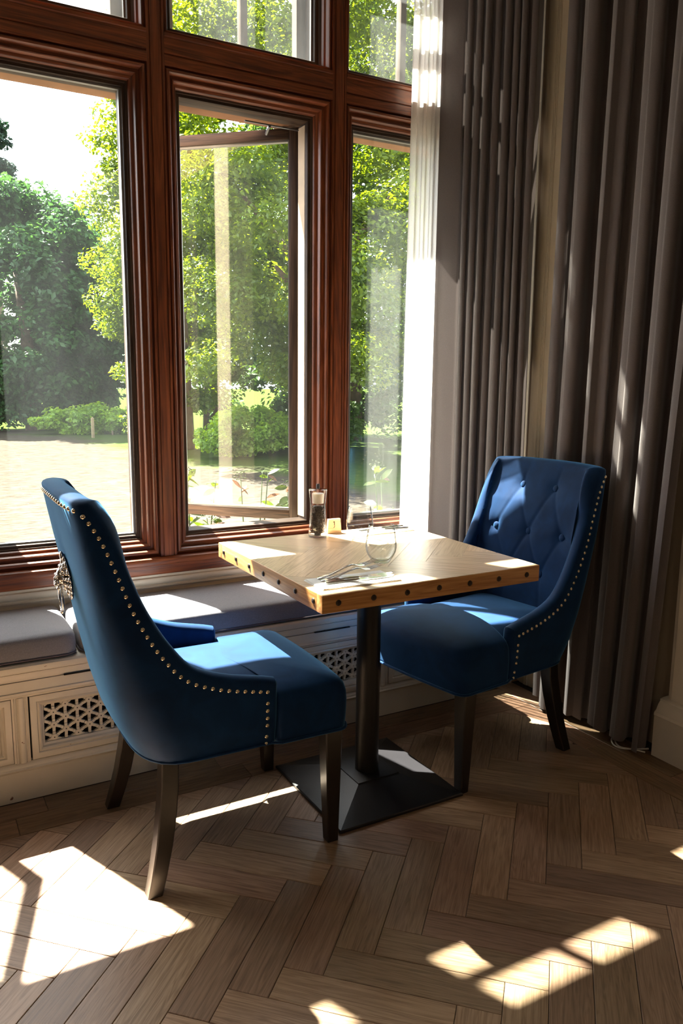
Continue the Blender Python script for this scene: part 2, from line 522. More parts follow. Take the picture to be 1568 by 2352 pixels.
class Geo:
    def __init__(self):
        self.v, self.f = [], []

    def add(self, v, f):
        k = len(self.v)
        self.v += [tuple(x) for x in v]
        self.f += [tuple(i + k for i in q) for q in f]
        return self

    def box(self, x0, x1, y0, y1, z0, z1, bev=0.0):
        if bev <= 0:
            v = [(x, y, z) for z in (z0, z1) for y in (y0, y1) for x in (x0, x1)]
            f = [(0, 2, 3, 1), (4, 5, 7, 6), (0, 1, 5, 4), (2, 6, 7, 3), (0, 4, 6, 2), (1, 3, 7, 5)]
            return self.add(v, f)
        bm = bmesh.new()
        bmesh.ops.create_cube(bm, size=1.0)
        for q in bm.verts:
            q.co = ((x0 + x1) / 2 + q.co.x * (x1 - x0), (y0 + y1) / 2 + q.co.y * (y1 - y0), (z0 + z1) / 2 + q.co.z * (z1 - z0))
        bmesh.ops.bevel(bm, geom=list(bm.edges), offset=bev, segments=2, affect='EDGES', profile=0.6)
        bm.verts.ensure_lookup_table()
        v = [tuple(q.co) for q in bm.verts]
        f = [tuple(q.index for q in p.verts) for p in bm.faces]
        bm.free()
        return self.add(v, f)

    def grid(self, P, close_u=False, close_v=False, flip=False):
        """P[i][j] -> points"""
        nu, nv = len(P), len(P[0])
        v = [p for row in P for p in row]
        f = []
        for i in range(nu if close_u else nu - 1):
            for j in range(nv if close_v else nv - 1):
                a, b = i * nv + j, i * nv + (j + 1) % nv
                c, d = ((i + 1) % nu) * nv + (j + 1) % nv, ((i + 1) % nu) * nv + j
                f.append((a, d, c, b) if flip else (a, b, c, d))
        return self.add(v, f)

    def tube(self, pts, rad, n=8, closed=False, cap=True):
        pts = [Vector(p) for p in pts]
        m = len(pts)
        rows = []
        up = None
        for i, p in enumerate(pts):
            a = pts[(i - 1) % m] if (closed or i > 0) else pts[i]
            b = pts[(i + 1) % m] if (closed or i < m - 1) else pts[i]
            t = (b - a).normalized()
            if up is None:
                up = t.orthogonal().normalized()
            up = (up - t * up.dot(t)).normalized()
            s = t.cross(up)
            r = rad[i] if isinstance(rad, (list, tuple)) else rad
            rows.append([p + (up * math.cos(k * 2 * math.pi / n) + s * math.sin(k * 2 * math.pi / n)) * r for k in range(n)])
        k0 = len(self.v)
        self.grid(rows, closed, True)
        if cap and not closed:
            self.f.append(tuple(k0 + k for k in reversed(range(n))))
            self.f.append(tuple(k0 + (m - 1) * n + k for k in range(n)))
        return self

    def lathe(self, prof, n=32, c=(0, 0, 0)):
        rows = [[(c[0] + r * math.cos(2 * math.pi * k / n), c[1] + r * math.sin(2 * math.pi * k / n), c[2] + z) for k in range(n)] for r, z in prof]
        return self.grid(rows, False, True, flip=False)

    def ell(self, c, r, nu=10, nv=7, M=None):
        rows = []
        for j in range(nv + 1):
            th = math.pi * j / nv
            row = []
            for i in range(nu):
                ph = 2 * math.pi * i / nu
                p = Vector((r[0] * math.sin(th) * math.cos(ph), r[1] * math.sin(th) * math.sin(ph), r[2] * math.cos(th)))
                if M is not None:
                    p = M @ p
                row.append((c[0] + p.x, c[1] + p.y, c[2] + p.z))
            rows.append(row)
        return self.grid(rows, False, True, flip=True)

    def extr(self, prof, axis, a, b, closed=True, cap=True):
        """prof: list of 2-D points in the plane across `axis` (x: (y,z), y: (x,z), z: (x,y))"""
        def put(p, t):
            return {'x': (t, p[0], p[1]), 'y': (p[0], t, p[1]), 'z': (p[0], p[1], t)}[axis]
        n = len(prof)
        v = [put(p, a) for p in prof] + [put(p, b) for p in prof]
        f = [(i, (i + 1) % n, n + (i + 1) % n, n + i) for i in range(n if closed else n - 1)]
        if cap and closed:
            f.append(tuple(reversed(range(n))))
            f.append(tuple(range(n, 2 * n)))
        return self.add(v, f)

    def ring(self, x0, x1, z0, z1, prof, plane='y'):
        """mitred picture frame round a rectangle: prof = [(inset, depth)]"""
        rows = []
        for d, y in prof:
            q = [(x0 + d, z0 + d), (x1 - d, z0 + d), (x1 - d, z1 - d), (x0 + d, z1 - d)]
            rows.append([(x, y, z) if plane == 'y' else (y, x, z) for x, z in q])
        return self.grid(rows, False, True)

    def ring_obj(self, name, mats, parent=None):
        """mitred frame: rails take the first material, stiles the second"""
        o = self.obj(name, mats, parent)
        for i, p in enumerate(o.data.polygons):
            p.material_index = i % 4 % 2
        return o

    def obj(self, name, mat, parent=None, loc=None, rot=None, smooth=35, fix=True):
        me = mesh_of(name, self.v, self.f, mat, 0)
        if fix:
            bm = bmesh.new()
            bm.from_mesh(me)
            bmesh.ops.recalc_face_normals(bm, faces=bm.faces)
            bm.to_mesh(me)
            bm.free()
        if smooth:
            me.shade_smooth()
            if smooth < 180:
                me.set_sharp_from_angle(angle=math.radians(smooth))
        return link(name, me, parent, loc, rot)


def interp(x, xs, ys):
    return float(np.interp(x, xs, ys))


# ------------------------------------------------------------------ room shell
XR, YB = 2.30, 2.406            # right wall, front of the window seat
floor = struct(Geo().box(-4.0, XR, -3.5, 2.86, -0.06, -0.0045).obj('floor', MT['subfloor']))


def clip_poly(poly, xmin=None, xmax=None, ymin=None, ymax=None):
    for ax, lim, sgn in ((0, xmin, 1), (0, xmax, -1), (1, ymin, 1), (1, ymax, -1)):
        if lim is None:
            continue
        out = []
        for i in range(len(poly)):
            a, b = poly[i], poly[(i + 1) % len(poly)]
            da, db = (a[ax] - lim) * sgn, (b[ax] - lim) * sgn
            if da >= 0:
                out.append(a)
            if da * db < 0:
                t = da / (da - db)
                out.append((a[0] + (b[0] - a[0]) * t, a[1] + (b[1] - a[1]) * t))
        poly = out
        if len(poly) < 3:
            return []
    return poly


def area(p):
    return abs(sum(p[i][0] * p[(i + 1) % len(p)][1] - p[(i + 1) % len(p)][0] * p[i][1] for i in range(len(p)))) / 2


def inset_poly(p, d):
    c = (sum(q[0] for q in p) / len(p), sum(q[1] for q in p) / len(p))
    n = len(p)
    sgn = 1 if sum(p[i][0] * p[(i + 1) % n][1] - p[(i + 1) % n][0] * p[i][1] for i in range(n)) > 0 else -1
    out = []
    for i in range(n):
        a, b, e = Vector(p[i - 1]), Vector(p[i]), Vector(p[(i + 1) % n])
        d1, d2 = (b - a), (e - b)
        if d1.length < 1e-6 or d2.length < 1e-6:
            out.append(p[i])
            continue
        d1.normalize()
        d2.normalize()
        n1, n2 = Vector((-d1.y, d1.x)) * sgn, Vector((-d2.y, d2.x)) * sgn
        k = n1 + n2
        q = b + k * (d / max(0.35, 1 + n1.dot(n2)))
        out.append((q.x, q.y))
    return out


def plank(name, poly, org, ang, z0, z1, mat, parent, gap=0.0007, bev=0.0012, jit=0.0):
    ca, sa = math.cos(ang), math.sin(ang)
    loc = [((x - org[0]) * ca + (y - org[1]) * sa, -(x - org[0]) * sa + (y - org[1]) * ca) for x, y in poly]
    a = inset_poly(loc, gap)
    b = inset_poly(loc, gap + bev)
    n = len(loc)
    v = [(x, y, z0) for x, y in a] + [(x, y, z1 - bev * 0.7) for x, y in a] + [(x, y, z1) for x, y in b]
    f = [(i, (i + 1) % n, n + (i + 1) % n, n + i) for i in range(n)]
    f += [(n + i, n + (i + 1) % n, 2 * n + (i + 1) % n, 2 * n + i) for i in range(n)]
    f.append(tuple(range(2 * n, 3 * n)))
    g = Geo().add(v, f)
    o = g.obj(name, mat, parent, (org[0], org[1], jit), (0, 0, ang), smooth=0)
    return o


def herringbone(name, parent, mat, tl0, W, L, irange, rrange, clip, z0, z1, jit=0.0, minarea=2e-4, **kw):
    s = W * math.sqrt(2)
    q = 1 / math.sqrt(2)
    for r in rrange:
        for i in irange:
            T = (tl0[0] + i * s, tl0[1] - r * L * math.sqrt(2))
            A = [T, (T[0] + W * q, T[1] - W * q), (T[0] + W * q - L * q, T[1] - W * q - L * q), (T[0] - L * q, T[1] - L * q)]
            br = A[2]
            B = [br, (br[0] + W * q, br[1] + W * q), (br[0] + W * q + L * q, br[1] + W * q - L * q), (br[0] + L * q, br[1] - L * q)]
            for poly, org, ang in ((A, A[3], math.radians(45)), (B, B[0], math.radians(-45))):
                p = clip_poly(poly, *clip)
                if len(p) >= 3 and area(p) > minarea:
                    plank(name, p, org, ang, z0, z1, mat, parent, jit=random.uniform(-jit, jit), **kw)


FX, FY = 2.045, 2.213
herringbone('plank', floor, MT['floor'], (1.1915, 1.672), 0.0927, 0.385, range(-16, 17), range(-2, 3),
            (-0.35, FX, 0.62, FY), -0.012, 0.0, 0.0003)
# plain floorboards over the rest of the room, behind and beside the camera
Geo().box(-4.0, -0.352, -3.5, 2.40, -0.012, -0.0006).obj('floorboards', MT['border'], floor)
Geo().box(-0.352, XR, -3.5, 0.618, -0.012, -0.0006).obj('floorboards', MT['border'], floor)
# two border rows along the window seat and two along the right wall
for (ya, yb, joints) in ((2.311, 2.402, [-0.35, -0.1, 0.31, 0.86, 1.52, 2.0, 2.14]), (2.213, 2.311, [-0.35, 0.218, 0.93, 1.40, 2.14])):
    for a, b in zip(joints[:-1], joints[1:]):
        plank('plank', [(a, ya), (b, ya), (b, yb), (a, yb)], (a, ya), 0.0, -0.012, 0.0, MT['border'], floor)
for (xa, xb, joints) in ((2.045, 2.14, [0.62, 1.24, 1.83, 2.213]), (2.14, 2.235, [0.62, 0.95, 1.55, 2.06, 2.8])):
    for a, b in zip(joints[:-1], joints[1:]):
        plank('plank', [(xa, a), (xb, a), (xb, b), (xa, b)], (xb, a), math.pi / 2, -0.012, 0.0, MT['border'], floor)
Geo().box(2.05, 2.28, 2.44, 2.80, -0.012, -0.001).obj('floorboards', MT['border'], floor)

struct(Geo().box(-4.0, XR + 0.12, -3.5, 2.95, 3.30, 3.42).obj('ceiling', MT['ceil']))
struct(Geo().box(-4.12, -4.0, -3.5, 2.95, -0.06, 3.30).obj('wall_left', MT['wallp']))
struct(Geo().box(-4.0, XR + 0.12, -3.62, -3.5, -0.06, 3.30).obj('wall_front', MT['wallp']))
struct(Geo().box(XR, XR + 0.12, -3.5, 2.95, -0.06, 3.30).obj('wall_right', MT['wallp']))
LX0 = -1.365                       # left end of the run of windows
wb_ = struct(Geo().box(-4.0, LX0, 2.76, 2.95, -0.06, 3.30).obj('wall_back', MT['wallp']))
Geo().box(LX0, XR, 2.80, 3.0, -0.9, 0.575).obj('lower_wall', MT['stone'], wb_)
Geo().box(LX0, XR, 2.76, 3.0, 3.14, 3.30).obj('upper_wall', MT['wallp'], wb_)

# ------------------------------------------------------------------ the timber window
MC = [-1.265 + 0.70 * i for i in range(6)]      # mullion centres: ..., 0.135, 0.835, 1.535, 2.235
HW = 0.030                                       # half width of a mullion's flat face
Z0, ZT0, ZT1, ZH = 0.645, 2.315, 2.415, 3.10
win = struct(root('window_1'))
RP = [(0, 2.752), (0.0005, 2.770), (0.004, 2.771), (0.005, 2.762), (0.008, 2.757), (0.012, 2.7555), (0.016, 2.757), (0.019, 2.762),
      (0.0205, 2.772), (0.0215, 2.780), (0.030, 2.781), (0.031, 2.776), (0.034, 2.774), (0.037, 2.776), (0.039, 2.782),
      (0.040, 2.794), (0.047, 2.797), (0.051, 2.802), (0.0525, 2.812)]
SP = [(0.0525, 2.812), (0.058, 2.814), (0.059, 2.820), (0.068, 2.821), (0.070, 2.824), (0.070, 2.895), (0.02, 2.90), (0.0, 2.90)]
RU = [(0, 2.752), (0.0005, 2.768), (0.003, 2.769), (0.004, 2.762), (0.008, 2.758), (0.012, 2.760), (0.015, 2.770), (0.016, 2.782), (0.022, 2.786), (0.024, 2.800)]
SU = [(0.024, 2.800), (0.030, 2.806), (0.031, 2.814), (0.042, 2.816), (0.044, 2.82), (0.044, 2.895), (0.02, 2.90), (0.0, 2.90)]
for c in MC:
    prof = [(c - HW, 2.90), (c - HW, 2.752), (c - 0.022, 2.752), (c - 0.021, 2.756), (c - 0.018, 2.756), (c - 0.017, 2.750), (c + 0.017, 2.750),
            (c + 0.018, 2.756), (c + 0.021, 2.756), (c + 0.022, 2.752), (c + HW, 2.752), (c + HW, 2.90)]
    Geo().extr(prof, 'z', 0.632, ZH + 0.02).obj('mullion', MT['frame'], win)
    Geo().box(c - 0.050, c + 0.112, 2.902, 3.02, 0.62, 3.14, 0.006).obj('stone_mullion', MT['stone'], win)
for a, b in zip(MC[:-1], MC[1:]):
    xa, xb = a + HW, b - HW
    prof = [(2.752, ZT0), (2.752, ZT0 + 0.03), (2.757, ZT0 + 0.032), (2.757, ZT0 + 0.036), (2.752, ZT0 + 0.038), (2.752, ZT1 - 0.012),
            (2.747, ZT1 - 0.010), (2.747, ZT1), (2.90, ZT1), (2.90, ZT0)]
    Geo().extr(prof, 'x', xa, xb).obj('transom', MT['frame_h'], win)
    Geo().box(a + 0.112, b - 0.050, 2.902, 3.02, 2.262, 2.46, 0.006).obj('stone_transom', MT['terracotta'], win)
    Geo().ring(xa, xb, Z0, ZT0, RP).ring_obj('lower_frame', [MT['frame_h'], MT['frame']], win)
    Geo().ring(xa, xb, Z0, ZT0, SP).ring_obj('lower_bead', [MT['sash'], MT['sash_v']], win)
    Geo().ring(xa, xb, ZT1, ZH, RU).ring_obj('upper_frame', [MT['frame_h'], MT['frame']], win)
    Geo().ring(xa, xb, ZT1, ZH, SU).ring_obj('upper_bead', [MT['sash'], MT['sash_v']], win)
    # upper light: pane, spacer and the outer timber frame with its bars
    u0, u1, v0, v1 = xa + 0.044, xb - 0.044, ZT1 + 0.044, ZH - 0.044
    Geo().box(u0, u1, 2.838, 2.842, v0, v1).obj('upper_pane', MT['glass_up'], win)
    Geo().ring(u0, u1, v0, v1, [(0.0, 2.834), (0.006, 2.834), (0.006, 2.846), (0.0, 2.846)]).obj('upper_spacer', MT['spacer'], win)
    Geo().ring(xa + 0.03, xb - 0.03, ZT1 + 0.02, ZH - 0.01, [(0.0, 2.905), (0.045, 2.905), (0.045, 2.945), (0.0, 2.945)]).obj('outer_frame', MT['outer_bar'], win)
    cx = (xa + xb) / 2 + 0.032
    Geo().box(cx - 0.014, cx + 0.014, 2.907, 2.943, ZT1 + 0.06, ZH - 0.05, 0.004).obj('outer_bar', MT['outer_bar'], win)
    Geo().box(xa + 0.06, xb - 0.06, 2.909, 2.941, 2.845, 2.873, 0.004).obj('outer_bar', MT['outer_bar'], win)
    # lower pane (the third bay from the right stands open instead)
    l0, l1, m0, m1 = xa + 0.070, xb - 0.070, Z0 + 0.070, ZT0 - 0.070
    if abs(a - 0.835) > 0.01 and abs(a + 0.565) > 0.01:
        Geo().box(l0, l1, 2.838, 2.842, m0, m1).obj('lower_pane', MT['glass'], win)
        Geo().ring(l0, l1, m0, m1, [(0.0, 2.832), (0.007, 2.832), (0.007, 2.848), (0.0, 2.848)]).obj('lower_spacer', MT['spacer'], win)
# sill rails
g = Geo()
prof = [(2.80, 0.578), (2.742, 0.578), (2.740, 0.582), (2.740, 0.612), (2.735, 0.614), (2.733, 0.618), (2.733, 0.632), (2.736, 0.637), (2.752, 0.6415), (2.80, 0.645), (2.90, 0.645), (2.90, 0.578)]
Geo().extr(prof, 'x', LX0, XR - 0.001).obj('sill_rail', MT['frame_h'], win)
Geo().box(LX0, XR - 0.001, 2.752, 2.90, ZH, 3.14).obj('head_rail', MT['frame_h'], win)
Geo().box(LX0, LX0 + 0.07, 2.752, 2.90, 0.645, ZH).obj('end_jamb', MT['frame'], win)
Geo().extr([(2.90, 0.60), (2.90, 0.700), (3.08, 0.668), (3.10, 0.60)], 'x', LX0, XR).obj('stone_sill', MT['stone'], win)


def casement(hx, hy, ang, width, z0, z1, handle=True, hinge_side=1):
    """an open outward sash, part of the window; local x runs from the hinge to the free edge"""
    cs = bpy.data.objects.new('casement', None)
    COL.objects.link(cs)
    cs.parent = win
    cs.location = (hx, hy, 0)
    cs.rotation_euler = (0, 0, ang)
    sw, t = 0.040, 0.020
    Geo().box(0, sw, -t, t, z0, z1, 0.003).obj('stile', MT['sash_v'], cs)
    Geo().box(width - sw, width, -t, t, z0, z1, 0.003).obj('stile', MT['sash_v'], cs)
    Geo().box(sw, width - sw, -t, t, z0, z0 + 0.042, 0.003).obj('rail', MT['sash'], cs)
    Geo().box(sw, width - sw, -t, t, z1 - 0.042, z1, 0.003).obj('rail', MT['sash'], cs)
    a, b, c, d = sw, width - sw, z0 + 0.042, z1 - 0.042
    Geo().box(a, b, -0.002, 0.002, c, d).obj('pane', MT['glass'], cs)
    Geo().ring(a, b, c, d, [(0.0, -0.010), (0.007, -0.010), (0.007, 0.010), (0.0, 0.010)]).obj('glazing_bead', MT['spacer'], cs)
    if handle:
        s = hinge_side
        h = Geo()
        h.box(width - 0.030, width - 0.012, s * t, s * (t + 0.008), 1.33, 1.45, 0.002)
        h.tube([(width - 0.021, s * (t + 0.006), 1.43), (width - 0.021, s * (t + 0.030), 1.432), (width - 0.045, s * (t + 0.042), 1.40), (width - 0.085, s * (t + 0.046), 1.345)], [0.008, 0.008, 0.0085, 0.006], 8)
        h.obj('casement_handle', MT['darksteel'], cs)
    return cs


# hinged at the right jamb, standing open about 45 degrees
casement(1.461, 2.936, math.radians(180 - 44), 0.565, 0.696, 2.254, True, 1)
casement(-0.455, 2.872, math.radians(74), 0.490, 0.722, 2.212, False)
# pale strip added for the bright sunlit jamb reveal beside the open sash
Geo().box(1.4335, 1.4365, 2.842, 2.898, 0.725, 2.238).obj('bright_reveal_strip', MT['stone'], win)
# friction stay at the head of the open light
Geo().box(1.20, 1.42, 2.865, 2.875, 2.222, 2.226).obj('stay', MT['darksteel'], win)
Geo().tube([(1.30, 2.87, 2.222), (1.325, 2.955, 2.218)], 0.006, 6).obj('stay', MT['darksteel'], win)

# ------------------------------------------------------------------ built-in window seat
SX0, SX1 = -1.3, 1.932
seat = root('window_seat', (0.3, YB, 0))
tag(seat, 'long cream painted built-in window seat with pierced heater grilles', 'window seat')


def bench(g, name, mat):
    o = g.obj(name, mat, seat)
    o.matrix_parent_inverse = Matrix.Translation((-0.3, -YB, 0))
    return o


bench(Geo().extr([(2.390, 0.414), (2.386, 0.420), (2.386, 0.434), (2.392, 0.440), (2.80, 0.440), (2.80, 0.412)], 'x', SX0, SX1), 'seat_board', MT['paint'])
bench(Geo().extr([(2.800, 0.395), (2.800, 0.4115), (2.394, 0.4115), (2.394, 0.404), (2.397, 0.398), (2.398, 0.391), (2.402, 0.388), (2.402, 0.3855), (2.42, 0.3855)], 'x', SX0, SX1), 'cornice', MT['paint'])
bench(Geo().extr([(2.400, 0.3835), (2.400, 0.352), (2.396, 0.350), (2.396, 0.343), (2.404, 0.338), (2.406, 0.332), (2.43, 0.332), (2.43, 0.3835)], 'x', SX0, SX1), 'top_rail', MT['paint'])
bench(Geo().extr([(2.43, 0.0), (2.406, 0.0), (2.406, 0.094), (2.402, 0.097), (2.400, 0.103), (2.404, 0.108), (2.404, 0.112), (2.408, 0.118), (2.412, 0.1225), (2.43, 0.1225)], 'x', SX0, SX1), 'skirting', MT['paint'])
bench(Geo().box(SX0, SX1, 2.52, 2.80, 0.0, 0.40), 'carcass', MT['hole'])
bench(Geo().box(SX1, SX1 + 0.02, 2.406, 2.80, 0.0, 0.44, 0.003), 'end_panel', MT['paint'])
for x0, x1 in ((0.388, 0.50), (1.254, 1.40), (-0.42, -0.28)):  # solid dark strips painted as the shade in open slots
    bench(Geo().box(x0, x1, 2.3940, 2.42, 0.3838, 0.3868), 'slot_shade_strip', MT['hole'])
# reeded pilasters
for px in (-1.06, -0.412, 0.235, 0.886, 1.533):
    g = Geo()
    prof = [(px, 2.43), (px, 2.410)]
    xs = [0, 0.006, 0.007, 0.009, 0.012, 0.014, 0.015, 0.018, 0.022, 0.030, 0.034, 0.037, 0.038, 0.040, 0.042, 0.043, 0.047]
    ys = [2.410, 2.410, 2.406, 2.405, 2.406, 2.409, 2.409, 2.405, 2.403, 2.403, 2.405, 2.409, 2.409, 2.406, 2.406, 2.410, 2.410]
    prof += [(px + a, b) for a, b in zip(xs, ys)] + [(px + 0.048, 2.43)]
    bench(g.extr(prof, 'z', 0.1225, 0.332), 'pilaster', MT['paint'])
# panels with pierced grilles
for k, (x0, x1) in enumerate(((-1.012, -0.414), (-0.364, 0.233), (0.287, 0.884), (0.936, 1.531), (1.583, 1.930))):
    zb, zt = 0.126, 0.329
    fr = Geo().ring(x0, x1, zb, zt, [(0.0, 2.424), (0.0, 2.407), (0.004, 2.406), (0.018, 2.407), (0.021, 2.412), (0.026, 2.409), (0.031, 2.412), (0.034, 2.420), (0.040, 2.424), (0.041, 2.432)])
    fo = bench(fr, 'panel_frame', MT['paint'])
    gx0, gx1, gz0, gz1 = x0 + 0.041, x1 - 0.041, zb + 0.041, zt - 0.041
    # hexagonal fretwork: round bosses joined by short reeded bars, leaving triangular holes
    g = Geo()
    yb_, yf = 2.440, 2.428
    dz = 0.0415
    dx = dz * math.sqrt(3) / 2
    nodes = []
    ncol = int((gx1 - gx0) / dx) + 3
    for i in range(ncol):
        for j in range(-1, 6):
            nodes.append((gx0 - 0.008 + i * dx, gz0 - 0.012 + j * dz + (dz / 2 if i % 2 else 0)))

    def inside(x, z, m=0.0):
        return gx0 - m <= x <= gx1 + m and gz0 - m <= z <= gz1 + m
    for (nx, nz) in nodes:
        if not inside(nx, nz, 0.012):
            continue
        n_ = 12
        ringp = lambda r, y: [(min(max(nx + r * math.cos(2 * math.pi * q / n_), gx0), gx1), y, min(max(nz + r * math.sin(2 * math.pi * q / n_), gz0), gz1)) for q in range(n_)]
        g.grid([ringp(0.0106, yb_), ringp(0.0106, yf), ringp(0.0094, yf - 0.0014), ringp(0.002, yf - 0.0016)], False, True)
        for a in (30, 90, 150):
            ca, sa = math.cos(math.radians(a)), math.sin(math.radians(a))
            mx_, mz_ = nx + ca * dz, nz + sa * dz
            if not (inside(mx_, mz_, 0.02)):
                continue
            # three reeds across the bar
            for t0, t1, hy in ((0.0095, 0.0175, 0.001), (0.0180, 0.0235, 0.003), (0.0240, 0.0320, 0.001)):
                hw = 0.0043
                q = []
                for t, s_ in ((t0, -1), (t0, 1), (t1, 1), (t1, -1)):
                    q.append((min(max(nx + ca * t - sa * s_ * hw, gx0), gx1), min(max(nz + sa * t + ca * s_ * hw, gz0), gz1)))
                v = [(x, yb_, z) for x, z in q] + [(x, yf + hy, z) for x, z in q]
                g.add(v, [(0, 1, 2, 3), (7, 6, 5, 4), (0, 4, 5, 1), (1, 5, 6, 2), (2, 6, 7, 3), (3, 7, 4, 0)])
    gr = g.obj('grille', MT['paint'], fo)
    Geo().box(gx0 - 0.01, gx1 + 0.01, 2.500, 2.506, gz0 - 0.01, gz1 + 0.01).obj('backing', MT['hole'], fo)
# cream moulding between the cushions and the timber sill
prof = [(2.80, 0.4405), (2.752, 0.4405), (2.752, 0.525), (2.745, 0.527), (2.741, 0.532), (2.741, 0.536), (2.745, 0.540), (2.738, 0.545),
        (2.733, 0.553), (2.732, 0.560), (2.735, 0.566), (2.742, 0.569), (2.742, 0.577), (2.80, 0.577)]
struct(Geo().extr(prof, 'x', SX0, XR - 0.001).obj('trim_1', MT['paint']))


def cushion(x0, x1, label):
    y0, y1, z0, z1 = 2.398, 2.748, 0.4405, 0.517
    g = Geo()
    nx, ny = 26, 14
    def outline(ins, z, crown=0.0):
        pts = []
        r = 0.035
        X0, X1, Y0, Y1 = x0 + ins, x1 - ins, y0 + ins, y1 - ins
        r = max(0.006, r - ins)
        for cx, cy, a0 in ((X1 - r, Y1 - r, 0), (X0 + r, Y1 - r, 90), (X0 + r, Y0 + r, 180), (X1 - r, Y0 + r, 270)):
            for k in range(6):
                a = math.radians(a0 + k * 18)
                pts.append((cx + r * math.cos(a), cy + r * math.sin(a), z))
        return pts
    rows = [outline(0.012, z0), outline(0.003, z0 + 0.004), outline(0.0, z0 + 0.014), outline(-0.002, z0 + 0.035), outline(0.0, z1 - 0.018),
            outline(0.004, z1 - 0.008), outline(0.012, z1 - 0.002), outline(0.028, z1 + 0.001), outline(0.07, z1 + 0.004), outline(0.12, z1 + 0.0055)]
    g.grid(rows, False, True)
    n = len(rows[0])
    k = len(g.v) - n
    g.f.append(tuple(range(k, k + n)))
    g.f.append(tuple(reversed(range(n))))
    o = g.obj('seat_cushion', MT['cushion'], smooth=60)
    tag(o, label, 'cushion', 'grey cushions along the window seat')
    p = Geo().tube([(q[0], q[1], q[2]) for q in outline(-0.0005, z0 + 0.008)], 0.0028, 6, True)
    p.obj('piping', MT['cushion_pipe'], o)
    return o


cushion(-1.25, 0.432, 'grey cloth seat cushion whose rounded end stops behind the left chair')
cushion(0.444, 1.926, 'long grey cloth seat cushion running behind the oak table')

# ------------------------------------------------------------------ right wall: trims, pilaster, plinth
struct(Geo().extr([(2.299, 2.46), (2.287, 2.46), (2.285, 2.448), (2.278, 2.446), (2.276, 2.438), (2.272, 2.436), (2.272, 2.425), (2.268, 2.418), (2.268, 2.395),
                   (2.264, 2.393), (2.264, 2.389), (2.268, 2.387), (2.264, 2.385), (2.264, 2.381), (2.268, 2.379), (2.264, 2.377), (2.264, 2.373), (2.268, 2.371),
                   (2.268, 2.20), (2.299, 2.20)], 'z', 0.0, 3.29).obj('trim_2', MT['trim']))
g = struct(Geo().extr([(2.299, 1.672), (2.262, 1.672), (2.260, 1.660), (2.255, 1.656), (2.255, 1.20), (2.299, 1.20)], 'z', 0.0, 3.29).obj('trim_3', MT['plinth']))
bb = struct(root('baseboard_right', (XR, 1.2, 0)))
o = Geo().extr([(2.250, 0.0), (2.215, 0.0), (2.215, 0.145), (2.212, 0.150), (2.214, 0.160), (2.222, 0.166), (2.232, 0.186), (2.240, 0.196), (2.240, 0.203), (2.256, 0.206), (2.299, 0.206), (2.299, 0.0)],
               'y', 0.55, 1.688).obj('plinth_block', MT['plinth'], bb)
o.matrix_parent_inverse = Matrix.Translation((-XR, -1.2, 0))
Geo().box(2.265, 2.299, -3.4, 0.549, 0.0, 0.16, 0.003).obj('skirting', MT['plinth'], bb).matrix_parent_inverse = Matrix.Translation((-XR, -1.2, 0))


# ------------------------------------------------------------------ curtains
def curtain(name, path, z0, z1, mat, label, cat='curtain', group=None, thick=0.0, drift=None, ph=0.0, nz=26, swayk=1.0):
    """path: plan polyline (dense); drift(z_frac, u) -> small offsets along path"""
    n = len(path)
    rows = []
    for j in range(nz + 1):
        t = j / nz
        z = z0 + (z1 - z0) * t
        row = []
        for i, (x, y) in enumerate(path):
            u = i / (n - 1)
            dx, dy = drift(t, u) if drift else (0, 0)
            zz = z + (0.010 * math.sin(u * 23 + ph) * (1 - t) ** 6 if j == 0 else 0)
            row.append((x + dx, y + dy, zz))
        rows.append(row)
    g = Geo().grid(rows)
    o = g.obj(name, mat, smooth=180, fix=False)
    if thick:
        md = o.modifiers.new('cloth thickness', 'SOLIDIFY')
        md.thickness = thick
        md.offset = 0
    tag(o, label, cat, group)
    # bottom hem: a stitched double band that is a part of the curtain
    hb = Geo().grid([[(p[0], p[1], p[2]) for p in rows[0]], [(p[0], p[1], p[2] + 0.002) for p in rows[0]]])
    return o


def pleats(a, b, folds, amp, n=220, shape=1.0, jitter=0.25, seed=1, flat=0.0):
    """wavy plan path from a to b; first `flat` share stays nearly smooth"""
    r = random.Random(seed)
    A, B = Vector(a), Vector(b)
    d = (B - A)
    L = d.length
    d.normalize()
    nn = Vector((-d.y, d.x))
    cuts = [0.0]
    for k in range(folds):
        cuts.append(cuts[-1] + 1 + r.uniform(-jitter, jitter))
    cuts = [c / cuts[-1] for c in cuts]
    amps = [amp * (1 + r.uniform(-jitter, jitter)) for _ in range(folds)]
    out = []
    for i in range(n):
        u = i / (n - 1)
        k = max(q for q in range(folds) if cuts[q] <= u + 1e-9)
        w_ = (u - cuts[k]) / max(1e-6, cuts[k + 1] - cuts[k])
        s = math.sin(2 * math.pi * w_)
        c2 = 0.22 * math.sin(4 * math.pi * w_)
        off = amps[k] * (abs(s) ** shape * (1 if s >= 0 else -1))
        along = -c2 * L / folds * 0.9
        p = A + d * (u * L + along) + nn * off
        out.append((p.x, p.y))
    return out


